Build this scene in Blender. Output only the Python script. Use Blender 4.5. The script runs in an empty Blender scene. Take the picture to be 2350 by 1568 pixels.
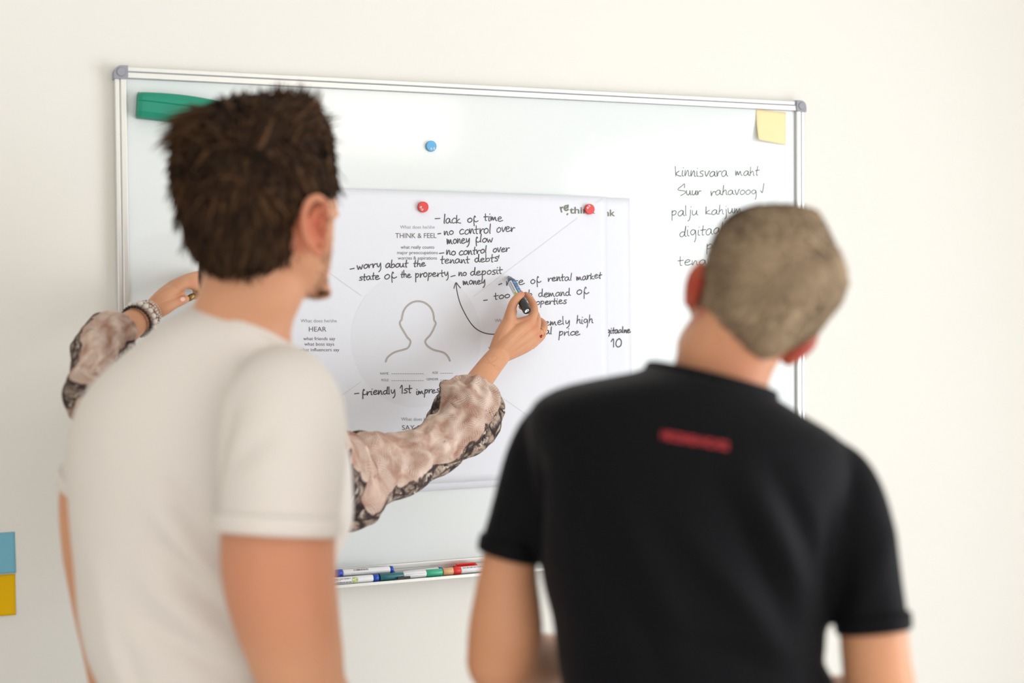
import bpy, bmesh, math, random
from mathutils import Vector, Matrix, noise
from mathutils.bvhtree import BVHTree

SC = bpy.context.scene
COL = SC.collection
W_, H_ = 2350, 1568
ZB = 0.93                      # height of the whiteboard's lower edge above the floor

# ------------------------------------------------------------------ camera
F = 3450.0
YAW, PITCH, ROLL = 0.39747, -0.02830, -0.00772
CAM = Vector((-0.40537, -2.84713, 0.56551 + ZB))
cy, sy, cp, sp = math.cos(YAW), math.sin(YAW), math.cos(PITCH), math.sin(PITCH)
FW = Vector((sy * cp, cy * cp, sp))
_r = Vector((cy, -sy, 0)); _u = _r.cross(FW)
RT = math.cos(ROLL) * _r + math.sin(ROLL) * _u
UP = -math.sin(ROLL) * _r + math.cos(ROLL) * _u
cam_data = bpy.data.cameras.new('camera')
cam = bpy.data.objects.new('camera', cam_data); COL.objects.link(cam)
cam.matrix_world = Matrix(((RT.x, UP.x, -FW.x, CAM.x), (RT.y, UP.y, -FW.y, CAM.y), (RT.z, UP.z, -FW.z, CAM.z), (0, 0, 0, 1)))
cam_data.sensor_width = 36.0
cam_data.lens = F * 36.0 / W_
cam_data.clip_start = 0.05
cam_data.dof.use_dof = True
cam_data.dof.focus_distance = 3.02
cam_data.dof.aperture_fstop = 1.9
SC.camera = cam

# ------------------------------------------------------------------ world, light, exposure
SC.view_settings.view_transform = 'Standard'
SC.view_settings.look = 'None'
SC.view_settings.gamma = 1.0
SC.view_settings.exposure = -0.19
SC.view_settings.use_curve_mapping = False
world = bpy.data.worlds.new('world'); SC.world = world; world.use_nodes = True
world.node_tree.nodes['Background'].inputs[0].default_value = (0.92, 0.96, 1.0, 1)
world.node_tree.nodes['Background'].inputs[1].default_value = 0.5

RX0, RX1, RY0, RY1, RZ = -2.3, 2.75, -6.2, 0.02, 2.95     # room: left, right, front (behind camera), board wall, ceiling

def area(name, loc, target, sx, sy_, power, col):
    l = bpy.data.lights.new(name, 'AREA'); l.shape = 'RECTANGLE'; l.size = sx; l.size_y = sy_; l.energy = power; l.color = col
    o = bpy.data.objects.new(name, l); COL.objects.link(o); o.location = loc
    o.rotation_euler = (Vector(target) - Vector(loc)).to_track_quat('-Z', 'Y').to_euler()
    return o
# daylight entering by the window of the right wall, and by the one behind the camera; the left one is added fill
area('daylight_side', (RX1 + 0.16, -2.75, 1.15), (RX1 - 2, -2.75, 1.15), 2.7, 2.2, 108, (0.95, 0.985, 1.04))
area('daylight_rear', (0.4, RY0 - 0.16, 1.0), (0.4, RY0 + 3, 1.0), 4.0, 1.9, 52, (1.0, 0.995, 0.995))
area('added_fill_left', (RX0 - 0.16, -4.4, 1.25), (RX0 + 2, -3.9, 1.2), 2.2, 2.0, 36, (1.0, 0.985, 0.975))  # added to brighten the board from the left

# ------------------------------------------------------------------ helpers
def P(px, py, d):
    "world point seen at photograph pixel (px, py), d metres in front of the lens"
    return CAM + d * (FW + RT * ((px - 1175) / F) - UP * ((py - 784) / F))
def PY(px, py, y=0.0):
    "world point at photograph pixel (px, py) on the vertical plane y (0 = face of the whiteboard frame)"
    d = FW + RT * ((px - 1175) / F) - UP * ((py - 784) / F)
    return CAM + d * ((y - CAM.y) / d.y)
def lin(c):
    return tuple(((v / 255) / 12.92 if v / 255 <= 0.04045 else ((v / 255 + 0.055) / 1.055) ** 2.4) for v in c)

def mat(name, rgb, rough=0.6, metal=0.0, var=0.04, scale=12.0, bump=0.0, bscale=200.0, spec=0.5, sheen=0.0, emit=None, coat=0.0, trans=0.0, sss=0.0, attr=None, alpha=1.0):
    m = bpy.data.materials.new(name); m.use_nodes = True
    nt = m.node_tree; N = nt.nodes; L = nt.links
    b = N['Principled BSDF']
    c = lin(rgb)
    tc = N.new('ShaderNodeTexCoord')
    nz = N.new('ShaderNodeTexNoise'); nz.inputs['Scale'].default_value = scale; nz.inputs['Detail'].default_value = 4
    L.new(tc.outputs['Object'], nz.inputs['Vector'])
    mx = N.new('ShaderNodeMix'); mx.data_type = 'RGBA'
    mx.inputs[6].default_value = tuple(v * (1 - var) for v in c) + (1,)
    mx.inputs[7].default_value = tuple(min(1, v * (1 + var)) for v in c) + (1,)
    L.new(nz.outputs['Fac'], mx.inputs[0])
    out = mx.outputs[2]
    if attr:      # a second colour that a vertex attribute blends in
        at = N.new('ShaderNodeAttribute'); at.attribute_name = attr[0]
        m2 = N.new('ShaderNodeMix'); m2.data_type = 'RGBA'
        L.new(at.outputs['Fac'], m2.inputs[0]); L.new(out, m2.inputs[6]); m2.inputs[7].default_value = lin(attr[1]) + (1,)
        out = m2.outputs[2]
    L.new(out, b.inputs['Base Color'])
    b.inputs['Roughness'].default_value = rough; b.inputs['Metallic'].default_value = metal
    b.inputs['Specular IOR Level'].default_value = spec
    b.inputs['Sheen Weight'].default_value = sheen; b.inputs['Coat Weight'].default_value = coat
    b.inputs['Transmission Weight'].default_value = trans
    if sss:
        b.inputs['Subsurface Weight'].default_value = sss; b.inputs['Subsurface Radius'].default_value = (0.012, 0.004, 0.002); b.inputs['Subsurface Scale'].default_value = 1.0
    if alpha < 1: b.inputs['Alpha'].default_value = alpha
    if emit:
        b.inputs['Emission Color'].default_value = lin(emit[0]) + (1,); b.inputs['Emission Strength'].default_value = emit[1]
    if bump:
        n2 = N.new('ShaderNodeTexNoise'); n2.inputs['Scale'].default_value = bscale; n2.inputs['Detail'].default_value = 3
        L.new(tc.outputs['Object'], n2.inputs['Vector'])
        bp = N.new('ShaderNodeBump'); bp.inputs['Strength'].default_value = bump; bp.inputs['Distance'].default_value = 0.002
        L.new(n2.outputs['Fac'], bp.inputs['Height']); L.new(bp.outputs['Normal'], b.inputs['Normal'])
    return m

ORIGIN = {}
def put(name, data, parent=None, loc=None):
    o = bpy.data.objects.new(name, data); COL.objects.link(o)
    w = Vector(loc) if loc is not None else Vector((0, 0, 0))
    if parent is not None:
        o.parent = parent; o.location = w - ORIGIN[parent]
    else:
        o.location = w
    ORIGIN[o] = w
    return o
def thing(name, label, cat, loc, group=None):
    o = put(name, None, None, loc); o.empty_display_size = 0.05
    tag(o, label, cat, group); return o
def tag(o, label, cat, group=None):
    o['label'] = label; o['category'] = cat
    if group: o['group'] = group
    return o
def obj(name, bm, m, parent=None, smooth=False, label=None, loc=None):
    me = bpy.data.meshes.new(name)
    if loc is not None: bmesh.ops.translate(bm, verts=bm.verts, vec=-Vector(loc))
    bm.to_mesh(me); bm.free()
    for mm in (m if isinstance(m, (list, tuple)) else [m]): me.materials.append(mm)
    if smooth: me.shade_smooth()
    o = put(name, me, parent, loc)
    if label: o['label'] = label
    return o
def structure(name, bm, m, smooth=False):
    o = obj(name, bm, m, None, smooth); o['kind'] = 'structure'; return o

def box(bm, x0, x1, y0, y1, z0, z1, bevel=0.0):
    r = bmesh.ops.create_cube(bm, size=1.0)
    for v in r['verts']:
        v.co = Vector((x0 + (v.co.x + .5) * (x1 - x0), y0 + (v.co.y + .5) * (y1 - y0), z0 + (v.co.z + .5) * (z1 - z0)))
    if bevel:
        es = list({e for v in r['verts'] for e in v.link_edges})
        bmesh.ops.bevel(bm, geom=es, offset=bevel, segments=3, affect='EDGES', profile=0.6)
    return r['verts']
def cyl(bm, a, b, r0, r1=None, n=24, prof=None):
    "turned solid between a and b; prof = [(t, radius)] overrides the plain taper"
    a, b = Vector(a), Vector(b); d = b - a
    q = d.to_track_quat('Z', 'Y'); X, Y = q @ Vector((1, 0, 0)), q @ Vector((0, 1, 0))
    prof = prof or [(0, r0), (1, r0 if r1 is None else r1)]
    rings = [[bm.verts.new(a + d * t + (X * math.cos(k * math.tau / n) + Y * math.sin(k * math.tau / n)) * r) for k in range(n)] for t, r in prof]
    for i in range(len(rings) - 1):
        for k in range(n):
            f = bm.faces.new((rings[i][k], rings[i][(k + 1) % n], rings[i + 1][(k + 1) % n], rings[i + 1][k])); f.smooth = True
    bm.faces.new(rings[0][::-1]); bm.faces.new(rings[-1])
def crom(pts, sub):
    "Catmull-Rom through tuples / vectors"
    pts = [tuple(p) for p in pts]
    if len(pts) < 3 or sub < 2:
        if len(pts) == 2 and sub > 1:
            return [tuple(pts[0][k] + (pts[1][k] - pts[0][k]) * i / sub for k in range(len(pts[0]))) for i in range(sub + 1)]
        return pts
    out = []
    for i in range(len(pts) - 1):
        p0, p1, p2, p3 = pts[max(i - 1, 0)], pts[i], pts[i + 1], pts[min(i + 2, len(pts) - 1)]
        for j in range(sub):
            t = j / sub
            out.append(tuple(0.5 * (2 * b + (c - a) * t + (2 * a - 5 * b + 4 * c - d) * t * t + (3 * b - a - 3 * c + d) * t ** 3) for a, b, c, d in zip(p0, p1, p2, p3)))
    out.append(pts[-1]); return out
def skin_rings(bm, rings, cap=True):
    R = [[bm.verts.new(p) for p in ring] for ring in rings]; n = len(R[0])
    for i in range(len(R) - 1):
        for k in range(n):
            bm.faces.new((R[i][k], R[i][(k + 1) % n], R[i + 1][(k + 1) % n], R[i + 1][k]))
    if cap:
        bm.faces.new(R[0][::-1]); bm.faces.new(R[-1])
    return R
def tube(bm, pts, radii, n=16, sub=4, flat=1.0, flat_dir=None, cap_round=True):
    "tapering limb through pts; flat squeezes the section along flat_dir"
    pr = crom([tuple(p) + (r,) for p, r in zip(pts, radii)], sub)
    ps = [Vector(q[:3]) for q in pr]; rs = [max(q[3], 1e-4) for q in pr]
    if cap_round:
        a0 = (ps[0] - ps[1]).normalized(); a1 = (ps[-1] - ps[-2]).normalized()
        pre = [(ps[0] + a0 * rs[0] * math.sin(t), rs[0] * math.cos(t)) for t in (1.45, 1.1, 0.75, 0.4)]
        post = [(ps[-1] + a1 * rs[-1] * math.sin(t), rs[-1] * math.cos(t)) for t in (0.4, 0.75, 1.1, 1.45)]
        ps = [p for p, _ in pre] + ps + [p for p, _ in post]; rs = [r for _, r in pre] + rs + [r for _, r in post]
    T = [(ps[min(i + 1, len(ps) - 1)] - ps[max(i - 1, 0)]).normalized() for i in range(len(ps))]
    up = Vector(flat_dir) if flat_dir is not None else (Vector((0, 0, 1)) if abs(T[0].z) < .9 else Vector((1, 0, 0)))
    rings = []
    X = None
    for p, r, t in zip(ps, rs, T):
        ref = up if (flat_dir is not None or X is None) else X
        X = (ref - t * ref.dot(t))
        X = X.normalized() if X.length > 1e-6 else t.orthogonal().normalized()
        Y = t.cross(X)
        rings.append([p + X * (math.cos(k * math.tau / n) * r * flat) + Y * (math.sin(k * math.tau / n) * r) for k in range(n)])
    skin_rings(bm, rings)
    return ps
def rows(bm, tab, depth, n=40, sub=4, ex=2.3):
    "trunk or head as a stack of rounded slices; tab = [(row y, left x, right x, depth offset, half thickness)]"
    tab = crom(tab, sub); rings = []
    for y, xl, xr, dd, th in tab:
        d = depth + dd; c = P((xl + xr) / 2, y, d); hw = (P(xr, y, d) - P(xl, y, d)) / 2
        fw = Vector((FW.x, FW.y, 0)).normalized() * th
        ring = []
        for k in range(n):
            a = k * math.tau / n; ca, sa = math.cos(a), math.sin(a)
            ring.append(c + hw * math.copysign(abs(ca) ** (2 / ex), ca) + fw * math.copysign(abs(sa) ** (2 / ex), sa))
        rings.append(ring)
    skin_rings(bm, rings)
def ball(bm, c, rx, ry, rz, axes=None, n=20):
    r = bmesh.ops.create_uvsphere(bm, u_segments=n, v_segments=n // 2, radius=1.0)
    A = axes or (Vector((1, 0, 0)), Vector((0, 1, 0)), Vector((0, 0, 1)))
    for v in r['verts']: v.co = Vector(c) + A[0] * v.co.x * rx + A[1] * v.co.y * ry + A[2] * v.co.z * rz
def fuse(bm, voxel, smooth=6, factor=0.5):
    "one continuous skin round everything in bm"
    bmesh.ops.recalc_face_normals(bm, faces=bm.faces)
    me = bpy.data.meshes.new('tmp'); bm.to_mesh(me); bm.free()
    o = bpy.data.objects.new('tmp', me); COL.objects.link(o)
    a = o.modifiers.new('r', 'REMESH'); a.mode = 'VOXEL'; a.voxel_size = voxel; a.adaptivity = 0
    if smooth:
        s = o.modifiers.new('s', 'SMOOTH'); s.iterations = smooth; s.factor = factor
    dg = bpy.context.evaluated_depsgraph_get(); dg.update()
    out = bpy.data.meshes.new_from_object(o.evaluated_get(dg))
    bpy.data.objects.remove(o); bpy.data.meshes.remove(me)
    b = bmesh.new(); b.from_mesh(out); bpy.data.meshes.remove(out)
    for f in b.faces: f.smooth = True
    return b
def creases(bm, segs, base=0.0015, bscale=9.0):
    "cloth folds: ridges (+) and furrows (-) along polylines, and a slow unevenness"
    bm.normal_update()
    for v in bm.verts:
        h = base * noise.noise(v.co * bscale)
        for a, b, amp, w in segs:
            ab = b - a; t = max(0, min(1, (v.co - a).dot(ab) / ab.length_squared))
            dd = (v.co - a - ab * t).length
            if dd < 3 * w: h += amp * math.exp(-(dd / w) ** 2) * (0.35 + 0.65 * math.sin(math.pi * min(1, max(0, t)) * 0.9 + 0.15))
        v.co += v.normal * h
def cut_hole(bm, centre, radius, normal):
    "opens bm at a plane, only near centre; returns the rim as an ordered loop of points"
    fs = [f for f in bm.faces if (f.calc_center_median() - centre).length < radius]
    geom = list({v for f in fs for v in f.verts}) + list({e for f in fs for e in f.edges}) + fs
    r = bmesh.ops.bisect_plane(bm, geom=geom, plane_co=centre, plane_no=normal, clear_outer=True)
    es = [e for e in r['geom_cut'] if isinstance(e, bmesh.types.BMEdge)]
    if not es: return []
    adj = {}
    for e in es:
        for v in e.verts: adj.setdefault(v, []).append(e.other_vert(v))
    start = es[0].verts[0]; loop = [start]; prev = None; cur = start
    while True:
        nx = [v for v in adj[cur] if v is not prev]
        if not nx or nx[0] is start or len(loop) > 5000: break
        prev, cur = cur, nx[0]; loop.append(cur)
    return [v.co.copy() for v in loop]
def ring_tube(bm, loop, r, step=4, n=10, flat=1.0):
    pts = loop[::step]; m = len(pts)
    for _ in range(6): pts = [(pts[i - 1] + pts[i] * 2 + pts[(i + 1) % m]) / 4 for i in range(m)]
    c = sum(pts, Vector()) / m; rings = []
    nrm = sum(((pts[i] - c).cross(pts[(i + 1) % m] - c) for i in range(m)), Vector()).normalized()
    for i, p in enumerate(pts):
        t = (pts[(i + 1) % m] - pts[i - 1]).normalized(); x = nrm; y = t.cross(x).normalized()
        rings.append([p + x * math.cos(k * math.tau / n) * r * flat + y * math.sin(k * math.tau / n) * r for k in range(n)])
    rings.append(rings[0]); skin_rings(bm, rings, cap=False)
    bmesh.ops.remove_doubles(bm, verts=bm.verts, dist=1e-6)
def band(bm, c, axis, ra, rb, xdir, h, t=0.002, n=48):
    "open cloth band, e.g. the hem of a sleeve"
    z = Vector(axis).normalized(); x = (Vector(xdir) - z * Vector(xdir).dot(z)).normalized(); y = z.cross(x)
    def ring(zz, e): return [c + z * zz + x * math.cos(k * math.tau / n) * (ra + e) + y * math.sin(k * math.tau / n) * (rb + e) for k in range(n)]
    rings = [ring(-h / 2, -t), ring(-h / 2, t), ring(-h / 2 + .004, t * 1.6), ring(h / 2 - .003, t * 1.2), ring(h / 2, 0), ring(h / 2, -t), ring(-h / 2, -t)]
    skin_rings(bm, rings, cap=False)
    bmesh.ops.remove_doubles(bm, verts=bm.verts, dist=1e-6)

# ------------------------------------------------------------------ materials
M_wall = mat('wall_paint', (234, 231, 224), 0.75, var=0.012, scale=3, bump=0.05, bscale=180, spec=0.25)
M_ceil = mat('ceiling_paint', (245, 244, 240), 0.85, var=0.01)
M_floor = mat('floor_wood', (226, 223, 218), 0.45, var=0.10, scale=6)
M_white = mat('white_lacquer', (240, 240, 236), 0.4, var=0.01)
M_board = mat('enamel_board', (227, 232, 232), 0.09, var=0.008, scale=2.5, spec=0.5)
M_alu = mat('anodised_aluminium', (222, 222, 218), 0.32, metal=0.55, var=0.02, scale=30)
M_seam_shade = mat('seam_shade_grey', (168, 168, 174), 0.6)
M_cap = mat('grey_plastic', (150, 151, 160), 0.45, var=0.03)
M_paper = mat('poster_paper', (229, 231, 238), 0.6, var=0.006, scale=4, spec=0.3)
M_disc = mat('pale_grey_print', (224, 226, 232), 0.6, var=0.01, spec=0.3)
M_line = mat('line_print', (214, 213, 215), 0.6)
M_head = mat('warm_grey_print', (172, 165, 160), 0.6)
M_txt = mat('dark_grey_print', (98, 95, 95), 0.6)
M_txtl = mat('light_grey_print', (158, 157, 158), 0.6)
M_logo = mat('logo_print', (122, 122, 110), 0.6)
M_ink = mat('marker_ink', (80, 76, 78), 0.6, var=0.15, scale=60)
M_ink2 = mat('board_marker_ink', (84, 92, 84), 0.55, var=0.2, scale=60)
M_red = mat('red_plastic', (218, 62, 58), 0.4, var=0.02)
M_blue = mat('light_blue_plastic', (96, 172, 222), 0.4, var=0.02)
M_emboss = mat('white_emboss', (240, 240, 240), 0.5)
M_green = mat('green_plastic', (14, 140, 112), 0.5, var=0.06, scale=8, bump=0.05)
M_felt = mat('green_felt', (110, 165, 150), 0.95, var=0.1, scale=80)
M_note_y = mat('pale_yellow_paper', (252, 226, 176), 0.8, var=0.01, spec=0.2)
M_note_b = mat('blue_paper', (122, 184, 204), 0.8, var=0.01, spec=0.2)
M_note_o = mat('amber_paper', (234, 184, 6), 0.8, var=0.01, spec=0.2)
M_barrel = mat('white_barrel', (240, 240, 242), 0.35, var=0.01)
M_mblue = mat('blue_plastic', (38, 76, 186), 0.35, var=0.03)
M_mteal = mat('teal_translucent_plastic', (44, 110, 118), 0.2, var=0.15, scale=25)
M_mgreen = mat('green_marker_plastic', (62, 178, 138), 0.25, var=0.05)
M_mpeach = mat('peach_plastic', (222, 172, 122), 0.35)
M_mred = mat('bright_red_plastic', (226, 48, 42), 0.35)
M_black = mat('black_plastic', (36, 35, 36), 0.3, var=0.1)
M_navy = mat('navy_label', (72, 88, 108), 0.4, var=0.2, scale=60)
M_sky = mat('sky_blue_print', (104, 160, 214), 0.4)
M_lime = mat('lime_print', (178, 208, 60), 0.5)
M_skin = mat('skin_fair', (208, 150, 115), 0.5, var=0.07, scale=14, spec=0.35, sss=0.06, attr=('flush_backlight', (176, 62, 40)))
M_skin2 = mat('skin_tanned', (198, 140, 104), 0.5, var=0.07, scale=14, spec=0.35, sss=0.06, attr=('flush_backlight', (160, 54, 34)))
M_skin3 = mat('skin_warm', (205, 148, 112), 0.48, var=0.09, scale=22, spec=0.35, sss=0.06, bump=0.12, bscale=420, attr=('flush_backlight', (205, 120, 98)))
M_tshirt = mat('white_cotton', (238, 230, 222), 0.9, var=0.015, scale=10, spec=0.2, bump=0.1, bscale=500, alpha=0.80)
M_black_t = mat('black_cotton', (12, 12, 15), 0.65, var=0.12, scale=10, spec=0.07, bump=0.1, bscale=500, sheen=0.03)
M_redprint = mat('red_print', (176, 40, 46), 0.7)
M_jeans = mat('light_denim', (112, 124, 146), 0.9, var=0.15, scale=60)
M_trouser = mat('beige_trouser_cloth', (140, 134, 126), 0.9, var=0.1, scale=60)
M_shoe = mat('shoe_leather', (60, 52, 46), 0.5, var=0.1)
M_gold = mat('gold_metal', (214, 160, 104), 0.25, metal=1.0)
M_brass = mat('antique_brass', (142, 118, 68), 0.35, metal=0.9, var=0.3, scale=200)
M_gem = mat('red_gem', (176, 20, 40), 0.15)
M_bead = mat('white_stone_bead', (226, 218, 208), 0.35, var=0.08, scale=90)
M_beadk = mat('black_bead', (34, 28, 32), 0.25)
M_silver = mat('silver_bead', (206, 198, 186), 0.3, metal=0.6)
M_cord = mat('brown_cord', (120, 74, 56), 0.8)
M_nail = mat('fingernail', (236, 190, 168), 0.3)
M_tattoo = mat('faded_tattoo_ink', (186, 138, 106), 0.6)
M_glow = mat('lamp_glass', (255, 244, 226), 0.4, emit=((255, 243, 228), 5.5))

def hair_mat(name, dark, light, rough=0.55):
    m = bpy.data.materials.new(name); m.use_nodes = True; nt = m.node_tree; b = nt.nodes['Principled BSDF']
    at = nt.nodes.new('ShaderNodeAttribute'); at.attribute_name = 'shade'
    mx = nt.nodes.new('ShaderNodeMix'); mx.data_type = 'RGBA'
    mx.inputs[6].default_value = lin(dark) + (1,); mx.inputs[7].default_value = lin(light) + (1,)
    nt.links.new(at.outputs['Fac'], mx.inputs[0]); nt.links.new(mx.outputs[2], b.inputs['Base Color'])
    b.inputs['Roughness'].default_value = rough; b.inputs['Specular IOR Level'].default_value = 0.15
    return m
M_hair1 = hair_mat('dark_brown_hair', (30, 19, 12), (94, 66, 43), 0.75)
M_hair2 = hair_mat('ash_blond_hair', (104, 84, 66), (190, 166, 136), 0.7)
M_hair3 = hair_mat('brown_hair', (40, 26, 20), (96, 64, 46))

# snakeskin print: pale pink-beige ground, fine scale net, brown mottling, dark rims of the blotches
def snake():
    m = bpy.data.materials.new('snakeskin_print_chiffon'); m.use_nodes = True; nt = m.node_tree; N = nt.nodes; L = nt.links
    b = N['Principled BSDF']; b.inputs['Roughness'].default_value = 0.8; b.inputs['Specular IOR Level'].default_value = 0.2
    uv = N.new('ShaderNodeUVMap'); uv.uv_map = 'UVMap'
    def math_(op, a, bb=None, cl=False):
        n = N.new('ShaderNodeMath'); n.operation = op; n.use_clamp = cl
        for i, v in enumerate((a, bb)):
            if v is None: continue
            if isinstance(v, (int, float)): n.inputs[i].default_value = v
            else: L.new(v, n.inputs[i])
        return n.outputs[0]
    def noise_(scale, det, vec, dist=0.0):
        n = N.new('ShaderNodeTexNoise'); n.inputs['Scale'].default_value = scale; n.inputs['Detail'].default_value = det; n.inputs['Distortion'].default_value = dist
        L.new(vec, n.inputs['Vector']); return n.outputs['Fac']
    def ramp(fac, stops):
        n = N.new('ShaderNodeValToRGB'); L.new(fac, n.inputs[0]); e = n.color_ramp.elements
        while len(e) < len(stops): e.new(0.5)
        for k, (p, c) in enumerate(stops): e[k].position = p; e[k].color = (c, c, c, 1) if not isinstance(c, tuple) else lin(c) + (1,)
        return n.outputs[0]
    def mix(f, a, c):
        n = N.new('ShaderNodeMix'); n.data_type = 'RGBA'
        L.new(f, n.inputs[0])
        for i, v in ((6, a), (7, c)):
            if isinstance(v, tuple): n.inputs[i].default_value = lin(v) + (1,)
            else: L.new(v, n.inputs[i])
        return n.outputs[2]
    V = uv.outputs['UV']                      # in metres: u along the arm, v round it
    warp = N.new('ShaderNodeTexNoise'); warp.inputs['Scale'].default_value = 14; L.new(V, warp.inputs['Vector'])
    wv = N.new('ShaderNodeVectorMath'); wv.operation = 'MULTIPLY_ADD'; L.new(warp.outputs['Color'], wv.inputs[0]); wv.inputs[1].default_value = (0.035, 0.035, 0); L.new(V, wv.inputs[2])
    W = wv.outputs[0]
    rot = N.new('ShaderNodeMapping'); rot.inputs['Rotation'].default_value = (0, 0, 0.72); L.new(W, rot.inputs['Vector'])
    sx = N.new('ShaderNodeSeparateXYZ'); L.new(rot.outputs[0], sx.inputs[0])
    k = math.tau / 0.0034
    net = math_('MAXIMUM', math_('ABSOLUTE', math_('SINE', math_('MULTIPLY', sx.outputs[0], k / 2))), math_('ABSOLUTE', math_('SINE', math_('MULTIPLY', sx.outputs[1], k / 2))))
    netm = ramp(net, [(0.80, 0.0), (0.985, 1.0)])
    mott = noise_(26, 5, W, 0.4)
    ground = mix(ramp(mott, [(0.40, 0.0), (0.70, 1.0)]), (226, 205, 190), (170, 128, 108))
    fade = ramp(noise_(18, 3, V), [(0.36, 0.15), (0.62, 0.95)])
    ground = mix(math_('MULTIPLY', netm, fade), ground, (132, 90, 74))
    # blotches along two bands of the sleeve: grey-brown middles with near-black ragged rims
    sv = N.new('ShaderNodeSeparateXYZ'); L.new(V, sv.inputs[0])
    bandm = ramp(math_('ABSOLUTE', math_('SINE', math_('MULTIPLY', sv.outputs[1], math.pi / 0.22))), [(0.0, 1.0), (0.40, 0.8), (0.85, 0.0)])
    rag = math_('ADD', bandm, math_('MULTIPLY', math_('SUBTRACT', noise_(24, 6, W, 0.6), 0.5), 1.5))
    inband = ramp(rag, [(0.60, 0.0), (0.66, 1.0)])
    rim = ramp(rag, [(0.54, 0.0), (0.61, 1.0), (0.66, 1.0), (0.78, 0.0)])
    vor = N.new('ShaderNodeTexVoronoi'); vor.feature = 'DISTANCE_TO_EDGE'; vor.inputs['Scale'].default_value = 34; L.new(W, vor.inputs['Vector'])
    edge = ramp(math_('ADD', vor.outputs['Distance'], math_('MULTIPLY', math_('SUBTRACT', noise_(90, 4, V), 0.5), 0.22)), [(0.0, 1.0), (0.06, 0.9), (0.17, 0.0)])
    speck = ramp(noise_(150, 3, V, 0.6), [(0.47, 0.0), (0.62, 1.0)])
    fleck = ramp(noise_(60, 5, W, 1.2), [(0.60, 0.0), (0.65, 1.0)])
    dark = ramp(noise_(15, 3, W), [(0.44, 0.0), (0.60, 1.0)])
    cell = mix(speck, (176, 156, 140), (112, 92, 84))
    cell = mix(math_('MULTIPLY', dark, math_('MULTIPLY_ADD', speck, 0.6)), cell, (66, 54, 52))
    cell = mix(edge, cell, (52, 40, 40))
    cell = mix(math_('MULTIPLY', fleck, 0.85), cell, (214, 200, 186))
    col = mix(inband, ground, cell)
    col = mix(math_('MULTIPLY', rim, 0.85), col, (60, 46, 46))
    spot = ramp(noise_(48, 4, W, 1.0), [(0.66, 0.0), (0.70, 1.0)])
    col = mix(math_('MULTIPLY', spot, 0.5), col, (96, 68, 60))
    L.new(col, b.inputs['Base Color'])
    bp = N.new('ShaderNodeBump'); bp.inputs['Strength'].default_value = 0.25; bp.inputs['Distance'].default_value = 0.001
    L.new(net, bp.inputs['Height']); L.new(bp.outputs[0], b.inputs['Normal'])
    return m
M_snake = snake()
# ------------------------------------------------------------------ the room
def wall_with_hole(axis, at, a0, a1, z0, z1, h, th):
    "wall slab with rectangular openings h = [(a0,a1,z0,z1)] sorted along a; axis 'x' = wall at x, 'y' = wall at y; th signed thickness outwards"
    bm = bmesh.new()
    def b(p0, p1, q0, q1):
        if p1 - p0 < 1e-6 or q1 - q0 < 1e-6: return
        lo, hi = min(at, at + th), max(at, at + th)
        if axis == 'x': box(bm, lo, hi, p0, p1, q0, q1)
        else: box(bm, p0, p1, lo, hi, q0, q1)
    cur = a0
    for (h0, h1, k0, k1) in h:
        b(cur, h0, z0, z1); b(h0, h1, z0, k0); b(h0, h1, k1, z1); cur = h1
    b(cur, a1, z0, z1); return bm
structure('wall_back', wall_with_hole('y', RY1, RX0 - .2, RX1 + .2, 0, RZ, [], 0.2), M_wall)
structure('wall_left', wall_with_hole('x', RX0, RY0, RY1, 0, RZ, [(-5.5, -3.3, 0.25, 2.25)], -0.2), M_wall)
structure('wall_right', wall_with_hole('x', RX1, RY0, RY1, 0, RZ, [(-4.1, -1.4, 0.05, 2.25)], 0.2), M_wall)
structure('wall_front', wall_with_hole('y', RY0, RX0 - .2, RX1 + .2, 0, RZ, [(-1.6, 2.4, 0.05, 1.95)], -0.2), M_wall)
bm = bmesh.new(); box(bm, RX0 - .2, RX1 + .2, RY0 - .2, RY1 + .2, -0.1, 0); structure('floor', bm, M_floor)
bm = bmesh.new(); box(bm, RX0 - .2, RX1 + .2, RY0 - .2, RY1 + .2, RZ, RZ + .1); structure('ceiling', bm, M_ceil)
bm = bmesh.new(); box(bm, RX0, RX1, RY1 - .014, RY1, 0, .07, .003); structure('baseboard_back', bm, M_white)
def window(name, axis, at, a0, a1, z0, z1, s):
    bm = bmesh.new(); w = .06
    def b(p0, p1, q0, q1, d0=.05, d1=.11):
        lo, hi = sorted((at + s * d0, at + s * d1))
        if axis == 'x': box(bm, lo, hi, p0, p1, q0, q1, .004)
        else: box(bm, p0, p1, lo, hi, q0, q1, .004)
    mid = (a0 + a1) / 2
    b(a0, a1, z0, z0 + w); b(a0, a1, z1 - w, z1); b(a0, a0 + w, z0 + w, z1 - w); b(a1 - w, a1, z0 + w, z1 - w); b(mid - w / 2, mid + w / 2, z0 + w, z1 - w)
    structure(name, bm, M_white)
window('window_1', 'x', RX1, -4.1, -1.4, .05, 2.25, 1)
window('window_2', 'y', RY0, -1.6, 2.4, .05, 1.95, -1)
window('added_window_left', 'x', RX0, -5.5, -3.3, .25, 2.25, -1)  # unseen window, added to let in the left fill
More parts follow.
